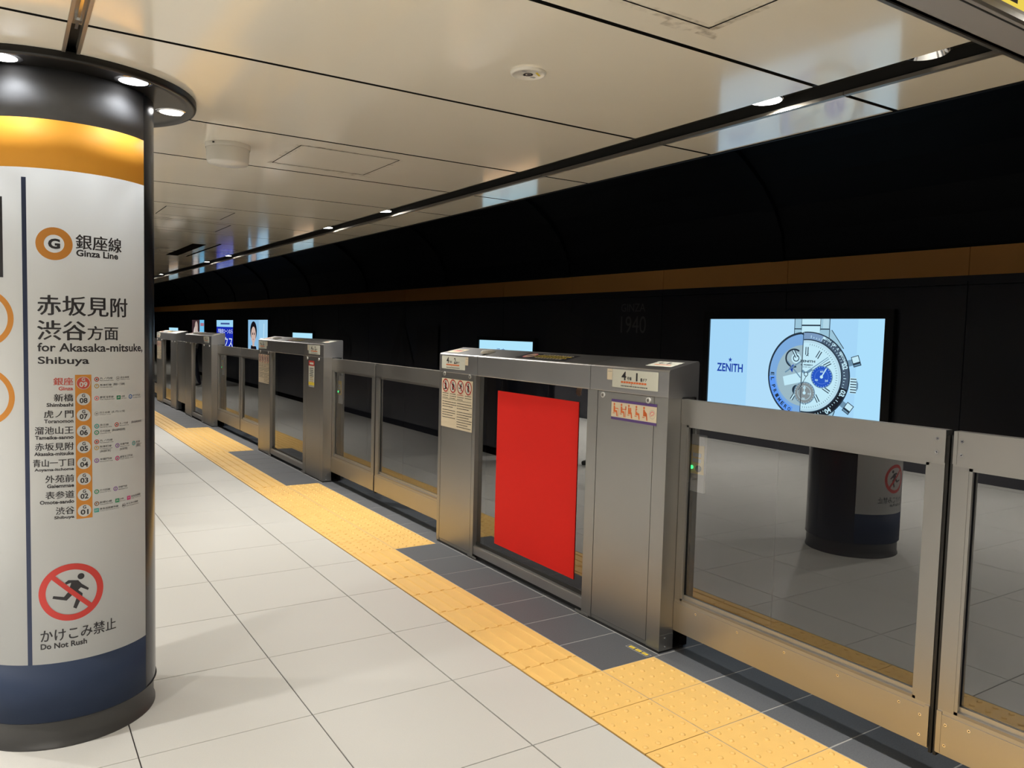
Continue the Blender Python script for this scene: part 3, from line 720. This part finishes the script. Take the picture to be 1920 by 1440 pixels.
c3 = cabinet(9.21, 1.87, .60, 1.37, 'third steel door cabinet with narrow glass, number plate at its near end', ('4', '3'))
number_sticker(c3, .46, '4', '3', -1)
c4 = cabinet(11.80, 1.9, .51, 1.29, 'fourth steel door cabinet, farthest seen beside the column edge', ('4', '4'))
notice_sticker(c4, 1.85); number_sticker(c4, 1.86, '4', '4', 1)
cabinet(16.2, 2.2, .585, 1.73, 'fifth steel door cabinet hidden beyond the column', ('5', '1'), simple=True)
b = MB(); b.box(.02, .05, 0, .72, .16, 1.185, M['steel']); b.box(.015, .055, .01, .04, 1.13, 1.17, M['chrome']); b.box(.015, .055, .68, .71, 1.13, 1.17, M['chrome'])
tag(put('filler_panel', b.mesh('filler_panel'), .65, 11.08, None), 'plain steel filler panel joining the third and fourth cabinets', 'panel')

def leaf(y0, y1, inner, label, detail):
    """door leaf between y0<y1; inner = the y side whose stile meets the other leaf (-1 low y, +1 high y)"""
    root = empty('sliding_door', (.735+bx(y0), y0, 0), label, 'sliding door', None, brot(y0))
    L = y1-y0; s0, s1 = (.052, .036) if inner < 0 else (.036, .052)
    t = .035
    b = MB(); b.box(0, t, 0, L, 1.066, 1.181, M['steelh']); b.box(-.0025, 0, .004 if inner < 0 else 0, L, 1.073, 1.181, M['steelh']); b.build('top_rail', root)
    b = MB(); b.box(0, t, 0, L, .100, .250, M['steelh']); b.box(-.003, 0, 0, L, .104, .236, M['steelh']); b.build('bottom_rail', root)
    b = MB(); b.box(0, t, 0, s0, .250, 1.066, M['steel']); b.build('stile', root)
    b = MB(); b.box(0, t, L-s1, L, .250, 1.066, M['steel']); b.build('stile', root)
    bd = MB(); z0, z1, a, c = .250, 1.066, s0, L-s1; w = .016
    bd.box(.001, .012, a, c, z0, z0+w*.6, M['steeldk']); bd.box(.001, .012, a, c, z1-w*.6, z1, M['steelh']); bd.box(.001, .012, a, a+w*.7, z0, z1, M['steel']); bd.box(.001, .012, c-w*.7, c, z0, z1, M['steel'])
    bd.box(.012, .020, a+w*.5, c-w*.5, z0+w*.5, z0+w+.012, M['steelh']); bd.build('glazing_bead', root)
    b = MB(); b.box(.019, .025, a, c, z0, z1, M['glass']); b.build('glass_pane', root)
    ye = (-.010, 0) if inner < 0 else (L, L+.010)
    b = MB(); b.box(.004, t-.004, ye[0], ye[1], .085, 1.165, M['black']); b.build('edge_seal', root)
    if detail:
        e = .030 if inner < 0 else L-.030
        sg = 1 if inner < 0 else -1
        S = [(e-.003*sg, 1.150), (e-.003*sg, 1.105), (e, .205), (e, .135)]+[(e+sg*(.075+.24*k), .218) for k in range(5) if 0 < e+sg*(.075+.24*k) < L]
        for yy, z in S:
            b = MB(); b.disc((-.003, yy, z), .0052, M['chrome'], 12, 'x', -.0016); b.disc((-.0047, yy, z), .0022, M['black'], 8, 'x', -.0002); b.build('screw', root)
        b = MB(); b.box(-.0045, 0, *( (0, .016) if inner < 0 else (L-.016, L)), .104, .245, M['steelh']); b.box(-.004, 0, *((0, .012) if inner < 0 else (L-.012, L)), 1.073, 1.181, M['steelh']); b.build('edge_plate', root)
    return root
leaf(-1.196, .0085, -1, 'wide glazed sliding door leaf right beside the nearest cabinet', True)
leaf(-2.42, -1.222, 1, 'glazed sliding door leaf cut by the right edge of the photo', True)
leaf(3.56, 4.572, -1, 'sliding door leaf adjoining the near end of the second cabinet', False)
leaf(2.248, 3.535, 1, 'sliding door leaf adjoining the far end of the nearest cabinet', False)
leaf(7.96, 9.207, -1, 'distant sliding door leaf adjoining the third cabinet', False)
leaf(6.804, 7.935, 1, 'distant sliding door leaf adjoining the far end of the second cabinet', False)
leaf(14.96, 16.197, -1, 'sliding door leaf hidden beyond the column, near the fifth cabinet', False)
leaf(13.704, 14.935, 1, 'sliding door leaf hidden beyond the column, past the fourth cabinet', False)
cabinet(-4.66, 2.24, .584, 1.73, 'steel door cabinet just outside the photo on the right', ('4', '1'), simple=True)

# red poster on the glass of the nearest cabinet
b = MB(); b.box(.6765, .6795, .702, 1.516, .152, 1.108, M['red']); po = b.build('poster')
tag(po, 'plain bright red poster on the glass of the nearest cabinet', 'poster')

# ================================================================== SCREENS ON THE TRACK WALL
def screen(name, y0, y1, z0, z1, label, cat, draw, fr=.055):
    xm = XW+bx((y0+y1)/2); root = empty(name, (xm, y1, z0), label, cat, None, brot((y0+y1)/2))
    W, h = y1-y0, z1-z0
    b = MB(); b.box(-.05, 0, -W-fr, fr, -fr, 0, M['black']); b.box(-.05, 0, -W-fr, fr, h, h+fr, M['black']); b.box(-.05, 0, 0, fr, 0, h, M['black']); b.box(-.05, 0, -W-fr, -W, 0, h, M['black'])
    b.build('frame', root)
    p = Print(); draw(p, W, h); p.build('display', root, lambda u, v, w_: Vector((-.035-w_, -u, v)), step=.0006)
    return root
def watch_ad(p, W, h):
    bg = scol(160, 208, 240); p.rect(0, W, 0, h, bg, 0); p.rect(.26*W, .58*W, 0, h, scol(172, 214, 241), 1); p.rect(.87*W, W, 0, h, scol(166, 216, 244), 1)
    blue = scol(28, 62, 160)
    p.text('ZENITH', .058*W, .232*W, h-.508, h-.428, blue, 2, .025)
    sx, sy = .147*W, h-.392; p.poly([(sx+(.026 if i % 2 == 0 else .0105)*math.cos(PI/2+PI*i/5), sy+(.026 if i % 2 == 0 else .0105)*math.sin(PI/2+PI*i/5)) for i in range(10)], blue, 2)
    cx, cy = .614*W, h-.497; n0 = len(p.p)
    st = scol(150, 190, 210); dk = scol(38, 52, 66); lt = scol(188, 226, 240); md = scol(105, 140, 165); gr = scol(128, 138, 142)
    # bracelet and lugs
    cxx = cx+.030
    p.rect(cxx-.163, cxx+.163, h-.17, h, st, 2); p.rect(cxx-.163, cxx-.157, h-.17, h, dk, 3); p.rect(cxx+.157, cxx+.163, h-.17, h, dk, 3)
    p.rect(cxx-.094, cxx+.078, h-.052, h, lt, 3); p.rect(cxx-.094, cxx+.078, h-.062, h-.050, dk, 4); p.rect(cxx-.163, cxx-.094, h-.092, h-.083, dk, 4); p.rect(cxx+.078, cxx+.163, h-.092, h-.083, dk, 4)
    p.rect(cxx-.096, cxx-.092, h-.10, h, dk, 4); p.rect(cxx+.076, cxx+.080, h-.10, h, dk, 4); p.rect(cxx-.09, cxx+.074, h-.12, h-.064, lt, 4); p.rect(cxx+.10, cxx+.15, h-.08, h, scol(172, 208, 224), 3)
    p.poly([(cxx+.14, h-.09), (cxx+.18, h-.095), (cxx+.29, h-.25), (cxx+.18, h-.25)], st, 2); p.line(cxx+.18, h-.095, cxx+.29, h-.25, .006, dk, 3)
    p.poly([(cx-.05, cy-.50), (cx+.20, cy-.50), (cx+.27, cy-.28), (cx-.05, cy-.30)], st, 2); p.line(cx+.20, cy-.50, cx+.27, cy-.28, .007, dk, 3)
    # crown and pushers
    R = .383; ky = cy-.055
    p.rect(cx+R*1.0, cx+R*1.15, ky-.065, ky+.065, lt, 3); p.poly([(cx+R*1.15, ky-.05), (cx+R*1.19, ky-.02), (cx+R*1.19, ky+.02), (cx+R*1.15, ky+.05)], md, 3)
    for i in range(6): p.rect(cx+R*1.02, cx+R*1.15, ky-.06+.022*i, ky-.052+.022*i, dk, 4)
    for sgn in (1, -1):
        a = math.radians(19 if sgn > 0 else -33); ux, uy = math.cos(a), math.sin(a); q = lambda r, t: (cx+r*ux-t*uy, cy+r*uy+t*ux)
        p.poly([q(R*.98, -.026), q(R*1.12, -.026), q(R*1.12, .026), q(R*.98, .026)], md, 3); p.poly([q(R*1.10, -.044), q(R*1.27, -.044), q(R*1.27, .044), q(R*1.10, .044)], dk, 4); p.poly([q(R*1.115, -.010), q(R*1.255, -.010), q(R*1.255, .038), q(R*1.115, .038)], lt, 5); p.poly([q(R*1.115, -.038), q(R*1.255, -.038), q(R*1.255, -.026), q(R*1.115, -.026)], md, 5)
    # case back half on the left
    n = 40
    p.poly([(cx-.035, cy+R*.98)]+[(cx-.035-(R*1.02)*math.sin(PI*i/n)*.86, cy+R*math.cos(PI*i/n)) for i in range(1, n)]+[(cx-.035, cy-R*.98)], dk, 3)
    p.poly([(cx-.035, cy+R*.92)]+[(cx-.035-(R*.97)*math.sin(PI*i/n)*.86, cy+R*.95*math.cos(PI*i/n)) for i in range(1, n)]+[(cx-.035, cy-R*.92)], scol(120, 165, 215), 4)
    p.poly([(cx-.035, cy+R*.70)]+[(cx-.035-(R*.76)*math.sin(PI*i/n)*.86, cy+R*.70*math.cos(PI*i/n)) for i in range(1, n)]+[(cx-.035, cy-R*.70)], scol(150, 178, 190), 5)
    p.poly([(cx-.04-(R*.96)*math.sin(PI*t)*.86, cy+R*.95*math.cos(PI*t)) for t in [.52+.03*i for i in range(14)]]+[(cx-.04-(R*.78)*math.sin(PI*t)*.86, cy+R*.78*math.cos(PI*t)) for t in [.91-.03*i for i in range(14)]], scol(92, 148, 235), 6)
    p.ring(cx-.12, cy+.15, .085, .07, dk, 6, 32, PI*.3, PI*1.6); p.disc(cx-.10, cy+.15, .045, lt, 6); p.ring(cx-.10, cy+.15, .03, .022, dk, 7)
    p.poly([(cx-.22, cy-.02), (cx-.05, cy+.03), (cx-.05, cy-.06), (cx-.2, cy-.10)], lt, 6); p.poly([(cx-.16, cy+.06), (cx-.12, cy+.10), (cx-.13, cy+.02)], blue, 7); p.disc(cx-.08, cy-.13, .045, dk, 6); p.disc(cx-.08, cy-.13, .02, lt, 7)
    p.line(cx-.2, cy+.02, cx-.06, cy+.12, .012, md, 7); p.line(cx-.18, cy+.12, cx-.05, cy-.02, .010, md, 7)
    for i, ch_ in enumerate('ELPRIMERO'):
        t = .50+.045*i+(.02 if i > 1 else 0); x = cx-.04-R*.86*math.sin(PI*t)*.86; y_ = cy+R*.86*math.cos(PI*t)
        vs, fs, _ = glyphs(ch_, .03); a = -PI/2+(t-.5)*PI; s_ = .034
        p.p.append(([(x+(vx-.5)*s_*.8*math.cos(a)-(vy-.5)*s_*math.sin(a), y_+(vx-.5)*s_*.8*math.sin(a)+(vy-.5)*s_*math.cos(a)) for vx, vy in vs], fs, dk, 8))
    # front half on the right of the cut line
    def half(r, m, L, ry=None):
        x0 = -.035; a0 = math.acos(max(-1, min(1, x0/r)))
        p.poly([(cx+r*math.cos(-a0+2*a0*i/48), cy+r*math.sin(-a0+2*a0*i/48)) for i in range(49)], m, L)
    half(R*1.01, dk, 7); half(R*.985, scol(70, 88, 108), 8)
    p.poly([(cx+R*.985*math.cos(a), cy+R*.985*math.sin(a)) for a in [PI*.5-.05*i for i in range(-2, 9)]]+[(cx+R*.84*math.cos(a), cy+R*.84*math.sin(a)) for a in [PI*.5-.05*i for i in range(8, -3, -1)]], scol(120, 150, 185), 9)
    p.poly([(cx+R*.985*math.cos(a), cy+R*.985*math.sin(a)) for a in [-.25-.06*i for i in range(24)]]+[(cx+R*.84*math.cos(a), cy+R*.84*math.sin(a)) for a in [-.25-.06*i for i in range(23, -1, -1)]], scol(28, 34, 42), 9)
    half(R*.84, dk, 10); half(R*.815, scol(176, 210, 226), 11); half(R*.76, lt, 12)
    for i in range(44):
        a = PI*.47-i*.074
        if a < -PI*.53: break
        r0, r1 = R*.87, R*(.93 if i % 4 == 0 else .90); p.line(cx+r0*math.cos(a), cy+r0*math.sin(a), cx+r1*math.cos(a), cy+r1*math.sin(a), .005, lt, 10)
        p.line(cx+R*.70*math.cos(a), cy+R*.70*math.sin(a), cx+R*.74*math.cos(a), cy+R*.74*math.sin(a), .003, dk, 13)
    for t, a in (('02', .29), ('03', -.36), ('04', -.93)):
        vs, fs, _ = glyphs(t, .03); s_ = .045; x, y_ = cx+R*.925*math.cos(a), cy+R*.925*math.sin(a); ro = a-PI/2 if a > -.6 else a+PI/2
        p.p.append(([(x+(vx-.5)*s_*1.2*math.cos(ro)-(vy-.5)*s_*math.sin(ro), y_+(vx-.5)*s_*1.2*math.sin(ro)+(vy-.5)*s_*math.cos(ro)) for vx, vy in vs], fs, lt, 11))
    for i, ch_ in enumerate('10TH OF A SECOND'):
        if ch_ == ' ': continue
        vs, fs, _ = glyphs(ch_, .03); a = 1.15-.053*i; s_ = .021; x, y_ = cx+R*.955*math.cos(a), cy+R*.955*math.sin(a); ro = a-PI/2
        p.p.append(([(x+(vx-.5)*s_*math.cos(ro)-(vy-.5)*s_*math.sin(ro), y_+(vx-.5)*s_*math.sin(ro)+(vy-.5)*s_*math.cos(ro)) for vx, vy in vs], fs, lt, 11))
    # hour markers, hands, sub-dials
    for hnum in (12, 1, 2, 4, 5, 6, 7, 11):
        a = PI/2-hnum*PI/6; x0, y_0 = cx+R*.48*math.cos(a), cy+R*.48*math.sin(a); x1, y_1 = cx+R*.66*math.cos(a), cy+R*.66*math.sin(a)
        if x1 < cx-.17: continue
        p.line(x0, y_0, x1, y_1, .028, dk, 13); p.line(x0, y_0, x1, y_1, .012, lt, 14)
    for (ox, oy, c) in ((.145, .0, scol(40, 84, 188)), (-.005, -.15, gr)):
        p.disc(cx+ox, cy+oy, .098, md, 14); p.disc(cx+ox, cy+oy, .091, c, 15); p.ring(cx+ox, cy+oy, .062, .059, lt if c == gr else scol(90, 130, 215), 16)
        for i in range(24): a = i*PI/12; p.line(cx+ox+.082*math.cos(a), cy+oy+.082*math.sin(a), cx+ox+.09*math.cos(a), cy+oy+.09*math.sin(a), .003, lt, 16)
        p.disc(cx+ox, cy+oy, .014, lt, 17)
    p.line(cx+.145, cy, cx+.185, cy+.075, .010, lt, 17); p.line(cx-.005, cy-.15, cx-.005, cy-.085, .008, lt, 17)
    for t, ox, oy in (('60', .145, .045), ('40', .10, -.03), ('20', .19, -.03), ('60', -.005, -.105), ('15', .045, -.155), ('30', -.01, -.20)):
        p.text(t, cx+ox-.014, cx+ox+.014, cy+oy-.008, cy+oy+.008, lt, 17, .02)
    p.text('ZENITH', cx-.062, cx+.080, cy+.118, cy+.138, dk, 13, .04); p.text('EL PRIMERO', cx-.050, cx+.060, cy+.090, cy+.102, dk, 13, .04); p.text('36 000 VpH', cx-.032, cx+.042, cy+.072, cy+.081, dk, 13, .02)
    s0 = (cx+.005, cy+.185); p.poly([(s0[0]+(.02 if i % 2 == 0 else .007)*math.cos(PI/4+PI*i/4), s0[1]+(.02 if i % 2 == 0 else .007)*math.sin(PI/4+PI*i/4)) for i in range(8)], dk, 13)
    p.line(cx, cy+.02, cx+.20, cy+.165, .022, md, 18); p.line(cx+.06, cy+.06, cx+.20, cy+.165, .010, lt, 19); p.line(cx, cy+.02, cx-.035, cy+.045, .022, md, 18); p.line(cx+.02, cy+.02, cx-.06, cy-.13, .005, dk, 19); p.disc(cx+.005, cy+.015, .020, lt, 20); p.ring(cx+.005, cy+.015, .020, .014, dk, 21)
    p.line(cx-.035, cy+R, cx-.035, cy-R, .006, dk, 22)
    for n_ in range(n0, len(p.p)):
        vs, fs, m, L = p.p[n_]; p.p[n_] = ([(cx+(x-cx)*1.1, y_) for x, y_ in vs], fs, m, L)
    p.p = [q for q in p.p if min(v[1] for v in q[0]) > -.02]
screen('advert_screen', 1.07, 2.915, .62, 1.655, 'large lit advert screen showing a steel wristwatch on pale blue above the near doors', 'screen', watch_ad, .075)
def dirsign(p, W, h):
    p.rect(0, W, 0, h, scol(170, 222, 244), 0); p.rect(0, W, 0, h*.34, scol(238, 170, 80), 1)
    b = scol(40, 80, 150); p.text('銀 座', .34*W, .50*W, h-.235, h-.105, b, 2); p.text('Ginza', .36*W, .49*W, h-.31, h-.26, b, 2)
    p.text('京橋', .08*W, .17*W, h*.40, h*.50, b, 2); p.text('新橋', .78*W, .88*W, h*.40, h*.50, b, 2)
    p.line(.9*W, h*.45, .965*W, h*.45, .02, b, 2); p.line(.945*W, h*.50, .968*W, h*.45, .02, b, 2); p.line(.945*W, h*.40, .968*W, h*.45, .02, b, 2)
screen('station_sign', 6.0, 7.395, .86, 1.356, 'lit pale blue station name sign seen above the nearest cabinet', 'sign', dirsign, .05)
screen('station_sign', 14.62, 16.02, .86, 1.347, 'lit pale blue station name sign seen above the second cabinet', 'sign', dirsign, .05)
screen('station_sign', 28.95, 30.6, .86, 1.345, 'farthest lit station name sign, above the fourth cabinet', 'sign', dirsign, .05)
def ad_face(p, W, h):
    p.rect(0, W, 0, h, scol(132, 180, 216), 0); p.rect(.55*W, W, 0, h, scol(150, 196, 226), 1)
    hair = scol(20, 18, 24); skin = scol(196, 170, 160)
    p.disc(.28*W, h*.70, .17*W, hair, 2, ry=.26*h); p.disc(.28*W, h*.60, .12*W, skin, 3, ry=.22*h); p.poly([(.08*W, 0), (.5*W, 0), (.42*W, h*.30), (.16*W, h*.32)], hair, 2); p.rect(.23*W, .33*W, h*.30, h*.42, skin, 3)
    p.disc(.235*W, h*.63, .02*W, hair, 4); p.disc(.325*W, h*.63, .02*W, hair, 4); p.rect(.25*W, .31*W, h*.475, h*.49, scol(170, 70, 70), 4)
    p.rect(.62*W, .95*W, h*.50, h*.53, scol(240, 250, 255), 2); p.rect(.66*W, .92*W, h*.42, h*.44, scol(240, 250, 255), 2); p.line(.78*W, h*.2, .80*W, h*.9, .05, scol(190, 222, 240), 2)
screen('advert_screen', 18.0, 19.85, .62, 1.65, 'lit advert screen with a dark haired face, left of the second cabinet', 'screen', ad_face)
def ad_blue(p, W, h):
    p.rect(0, W, 0, h, scol(24, 42, 168), 0); p.rect(0, W, h*.80, h, scol(150, 205, 235), 1); wt = scol(215, 230, 250)
    p.rect(.25*W, .78*W, h*.87, h*.92, scol(60, 80, 140), 2)
    p.text('不動産ローンなら', .08*W, .95*W, h*.60, h*.74, wt, 2); p.text('ックス', .2*W, .95*W, h*.20, h*.50, wt, 2, .02)
screen('advert_screen', 21.4, 23.37, .62, 1.64, 'lit royal blue advert screen with white writing', 'screen', ad_blue)
def ad_brown(p, W, h):
    p.rect(0, W, 0, h, scol(62, 44, 48), 0); p.rect(.62*W, W, 0, h, scol(110, 185, 225), 1); p.disc(.3*W, h*.45, .2*W, scol(200, 190, 185), 2); p.disc(.35*W, h*.75, .12*W, scol(180, 160, 150), 2); p.rect(.05*W, .6*W, 0, h*.15, scol(150, 200, 220), 1); p.rect(.68*W, .95*W, h*.8, h*.9, scol(160, 110, 130), 2)
screen('advert_screen', 24.96, 26.75, .62, 1.645, 'smallest lit advert screen, dark brown beside pale blue, farthest left', 'screen', ad_brown)

# ================================================================== CEILING THINGS
def downlight(x, y, on, label):
    root = empty('downlight', (x+bx(y), y, H+.05), label, 'downlight', 'downlights in the lamp channel')
    b = MB(); b.revolve([(.058, -.026), (.064, -.026), (.066, -.018), (.066, 0)], (0, 0), M['chrome'], 28)
    b.revolve([(.058, -.026), (.048, -.006)], (0, 0), M['chrome'], 28); b.build('trim_ring', root)
    b = MB(); b.disc((0, 0, -.008 if not on else -.0205), .050 if not on else .0575, M['lamp'] if on else M['steeldk'], 24)
    if on:
        b = MB(); b.disc((0, 0, -.027), .0575, M['lamp'], 24)
    b.build('lens', root, fixn=False)
    if on:
        ld = bpy.data.lights.new('lamp', 'AREA'); ld.shape = 'DISK'; ld.size = .11; ld.energy = CHAN_P if x > 0 else FILL_P; ld.color = WARM; ld.spread = math.radians(150)
        link('lamp', ld, root, (0, 0, -.030))
    return root
for y, on, lab in ((-4.88, True, 'lit downlight in the channel behind the camera'), (-3.64, True, 'lit downlight above the camera position'), (-1.84, True, 'lit downlight in the channel hidden by the hanging sign'),
                   (-1.219, False, 'unlit chrome downlight at the top right beside the hanging sign'), (-.63, True, 'nearest lit downlight in the black lamp channel'),
                   (2.775, True, 'lit downlight in the channel, second nearest'), (3.983, True, 'lit downlight in the channel, third nearest'), (7.48, True, 'lit downlight in the channel, fourth nearest'),
                   (8.67, True, 'lit downlight in the channel, farthest but the hidden ones'), (12.14, True, 'lit downlight hidden beyond the column edge'), (13.38, True, 'farther lit downlight hidden beyond the column'), (16.9, True, 'far lit downlight deep down the platform')):
    downlight(.4464, y, on, lab)
for i, y in enumerate((-6.3, -4.1, -1.9, .3, 2.5, 4.7, 6.9, 9.1, 11.5, 13.9, 16.3, 19, 22, 26)):  # unseen row of fill lamps, added to brighten the platform and ceiling
    fill_lamp = downlight(-3.885, y, True, 'unseen warm fill lamp added in the far aisle left of the columns')
    fill_lamp['group'] = 'added fill lamps in the far aisle'
b = MB(); c = (-.4448, -.4251, 0)
root = empty('ceiling_speaker', (c[0], c[1], H), 'small round cream ceiling disc with black mark and yellow label', 'ceiling speaker')
b.revolve([(.0, -.006), (.048, -.006), (.050, -.009), (.056, -.007), (.058, 0)], (0, 0), M['plastic'], 32); b.build('cover', root)
p = Print(); p.ring(0, 0, .016, .009, M['ink'], 1); p.disc(.002, 0, .006, M['ink'], 1); p.poly([(-.016, .012), (0, .02), (-.004, .012)], M['ink'], 1); p.rect(-.035, -.018, -.022, -.014, M['inkgrey'], 1); p.poly([(.012, -.034), (.040, -.012), (.036, -.006), (.008, -.028)], M['lemon'], 1); p.rect(.018, .036, .008, .02, M['inkgrey'], 1)
p.build('marking', root, lambda u, v, w_: Vector((u, -v*-1, -.0065-w_)))
root = empty('smoke_detector', (-.990, 1.258, H), 'round white cylindrical housing hanging from the ceiling beside the column', 'detector')
b = MB(); b.revolve([(.100, 0), (.100, -.018), (.098, -.020)], (0, 0), M['plastic'], 40); b.build('mounting_ring', root)
b = MB(); b.revolve([(.096, -.018), (.092, -.080), (.086, -.088), (.0, -.091)], (0, 0), M['plastic'], 40); b.build('cover', root)
b = MB(); b.box(-.082, -.074, -.068, -.062, -.012, -.006, M['black']); b.build('screw_hole', root)

# hanging sign at the top right
root = empty('hanging_sign', (0, -1.775, 2.1), 'grey hanging sign box with lit yellow face cut by the top right corner', 'sign')
b = MB(); b.box(-.95, .62, 0, .102, 0, .018, M['signgrey']); b.box(-.95, .62, .090, .102, .0, .198, M['steeldk']); b.box(.60, .62, 0, .10, 0, .198, M['steeldk']); b.box(-.95, -.93, 0, .10, 0, .198, M['steeldk']); b.box(-.93, .6, .02, .09, .225, .198, M['steeldk']); b.build('casing', root)
b = MB(); b.box(-.95, .62, .098, .1065, -.004, .006, M['steel']); b.box(-.95, .62, -.004, .006, -.003, .008, M['steel']); b.box(-.95, .62, .018, .0215, -.0012, .002, M['black']); b.build('edge_trim', root)
p = Print(); p.rect(-.92, .59, .020, .190, M['signyellow'], 1); p.rect(-.225, -.185, .032, .15, M['ink'], 2); p.poly([(-.225, .15), (-.25, .13), (-.25, .11), (-.225, .125)], M['ink'], 2)
p.build('sign_face', root, lambda u, v, w_: Vector((u, .008-w_, v)))
b = MB(); b.box(-.6, -.57, .03, .06, .196, .1985, M['steel']); b.build('hanger', root)

# ================================================================== PEOPLE (behind the columns, seen mirrored in the door glass)
def person(x, y, rz, label, legs, top, hgt=1.7, stride=.16, hair='p_hair', wide=1.0):
    root = empty('person', (x+bx(y), y, 0), label, 'person', None, rz)
    k = hgt/1.72
    V = []; R_ = []; E_ = []
    def v(p, r, par=None):
        V.append(Vector(p)*k); R_.append(r*k); i = len(V)-1
        if par is not None: E_.append((par, i))
        return i
    pel = v((0, 0, .93), .125*wide); wa = v((0, .0, 1.08), .115*wide, pel); chs = v((0, -.005, 1.27), .135*wide, wa); ck = v((0, 0, 1.40), .10, chs); nk = v((0, .01, 1.47), .052, ck); v((0, .015, 1.54), .05, nk)
    for s_ in (1, -1):
        f = stride*s_
        hp = v((.085*s_, 0, .88), .095*wide, pel); kn = v((.095*s_, f*.55+.02, .50), .062, hp); an = v((.095*s_, f, .10), .042, kn); he = v((.095*s_, f-.03, .045), .036, an); v((.10*s_, f+.14, .03), .030, he)
        sh = v((.17*s_, 0, 1.395), .058, ck); el = v((.225*s_, -f*.35, 1.12), .043, sh); wr = v((.22*s_, -f*.35+.11, .90), .028, el); pm = v((.215*s_, -f*.35+.135, .855), .030, wr)
        for q, (dx, l) in enumerate(((-.024, .058), (-.008, .070), (.008, .066), (.023, .050))):
            a = v((.215*s_+dx*.4, -f*.35+.146+dx, .825), .0095, pm); b_ = v((.212*s_+dx*.3, -f*.35+.154+dx*1.1, .825-l*.55), .0085, a); v((.205*s_, -f*.35+.150+dx*1.1, .825-l), .0075, b_)
        t1 = v((.200*s_, -f*.35+.170, .850), .011, pm); v((.192*s_, -f*.35+.185, .815), .009, t1)
    me = bpy.data.meshes.new('body'); me.from_pydata(V, E_, []); o = bpy.data.objects.new('body', me); COL.objects.link(o)
    md = o.modifiers.new('skin', 'SKIN'); md.use_smooth_shade = True
    for i, sv in enumerate(me.skin_vertices[0].data): sv.radius = (R_[i], R_[i]*(.80 if R_[i] > .09*k else 1)); sv.use_root = (i == 0)
    ss = o.modifiers.new('sub', 'SUBSURF'); ss.levels = 1; ss.render_levels = 1
    dg = bpy.context.evaluated_depsgraph_get(); m2 = bpy.data.meshes.new_from_object(o.evaluated_get(dg)); bpy.data.objects.remove(o)
    for m in (legs, top, 'p_skin', 'p_shoe'): m2.materials.append(M[m])
    for p in m2.polygons:
        c_ = p.center/k; arm = abs(c_.x) > .165 and c_.z < 1.3 and c_.z > .70
        p.material_index = 3 if c_.z < .085 else 2 if (arm and c_.z < .90) or c_.z > 1.455 else 1 if (arm or c_.z > .93) else 0
        p.use_smooth = True
    m2.name = 'body'; link('body', m2, root)
    b = MB(); n = 20; st = []
    for z, rx, ry, oy in ((1.50, .040, .045, .02), (1.525, .058, .072, .03), (1.56, .068, .085, .028), (1.60, .074, .094, .018), (1.64, .076, .097, .010), (1.68, .070, .088, .006), (1.71, .048, .060, .004), (1.72, .01, .012, .004)):
        st.append([(rx*math.cos(2*PI*i/n)*k, (oy+ry*math.sin(2*PI*i/n)+(.012 if i in (5,) and 1.55 < z < 1.62 else 0))*k, z*k) for i in range(n)])
    vs = [q for r_ in st for q in r_]; b.add(vs, [(j*n+i, j*n+(i+1) % n, (j+1)*n+(i+1) % n, (j+1)*n+i) for j in range(len(st)-1) for i in range(n)]+[tuple(range(n))[::-1]], M['p_skin'], True)
    hd = b.build('head', root)
    b = MB(); b.box(-.009*k, .009*k, .108*k, .128*k, 1.575*k, 1.605*k, M['p_skin'])
    b.box(-.022*k, .022*k, .105*k, .112*k, 1.546*k, 1.553*k, M['inkpink'])
    for s_ in (1, -1):
        b.disc((.029*s_*k, .104*k, 1.618*k), .0085*k, M['p_hair'], 10, 'y', .004); b.box(min(.072*s_, .082*s_)*k, max(.072*s_, .082*s_)*k, -.005*k, .022*k, 1.59*k, 1.635*k, M['p_skin'])
    b.build('face', hd)
    b = MB(); st = []
    for z, rx, ry, oy in ((1.555, .078, .060, -.032), (1.60, .083, .075, -.024), (1.65, .084, .096, -.008), (1.69, .079, .098, .000), (1.725, .055, .068, .0), (1.737, .01, .012, .0)):
        st.append([(rx*math.cos(2*PI*i/n)*k, (oy+ry*math.sin(2*PI*i/n))*k, z*k) for i in range(n)])
    b.add([q for r_ in st for q in r_], [(j*n+i, j*n+(i+1) % n, (j+1)*n+(i+1) % n, (j+1)*n+i) for j in range(len(st)-1) for i in range(n)]+[tuple(range(n))[::-1]], M[hair], True); b.build('hair', hd)
    return root
person(-2.40, 4.32, -1.2, 'person in dark clothes behind the foreground column, mirrored in the nearest glass', 'p_dark', 'p_dark', 1.72, .08)
person(-1.18, 9.75, -1.45, 'person in patterned trousers mirrored in the door glass beside the second cabinet', 'p_camo', 'p_olive', 1.70, .07, wide=1.1)
person(-.62, 17.2, -1.6, 'person in navy trousers and grey top mirrored in the third cabinet glass', 'p_jean', 'p_grey', 1.74, .14)
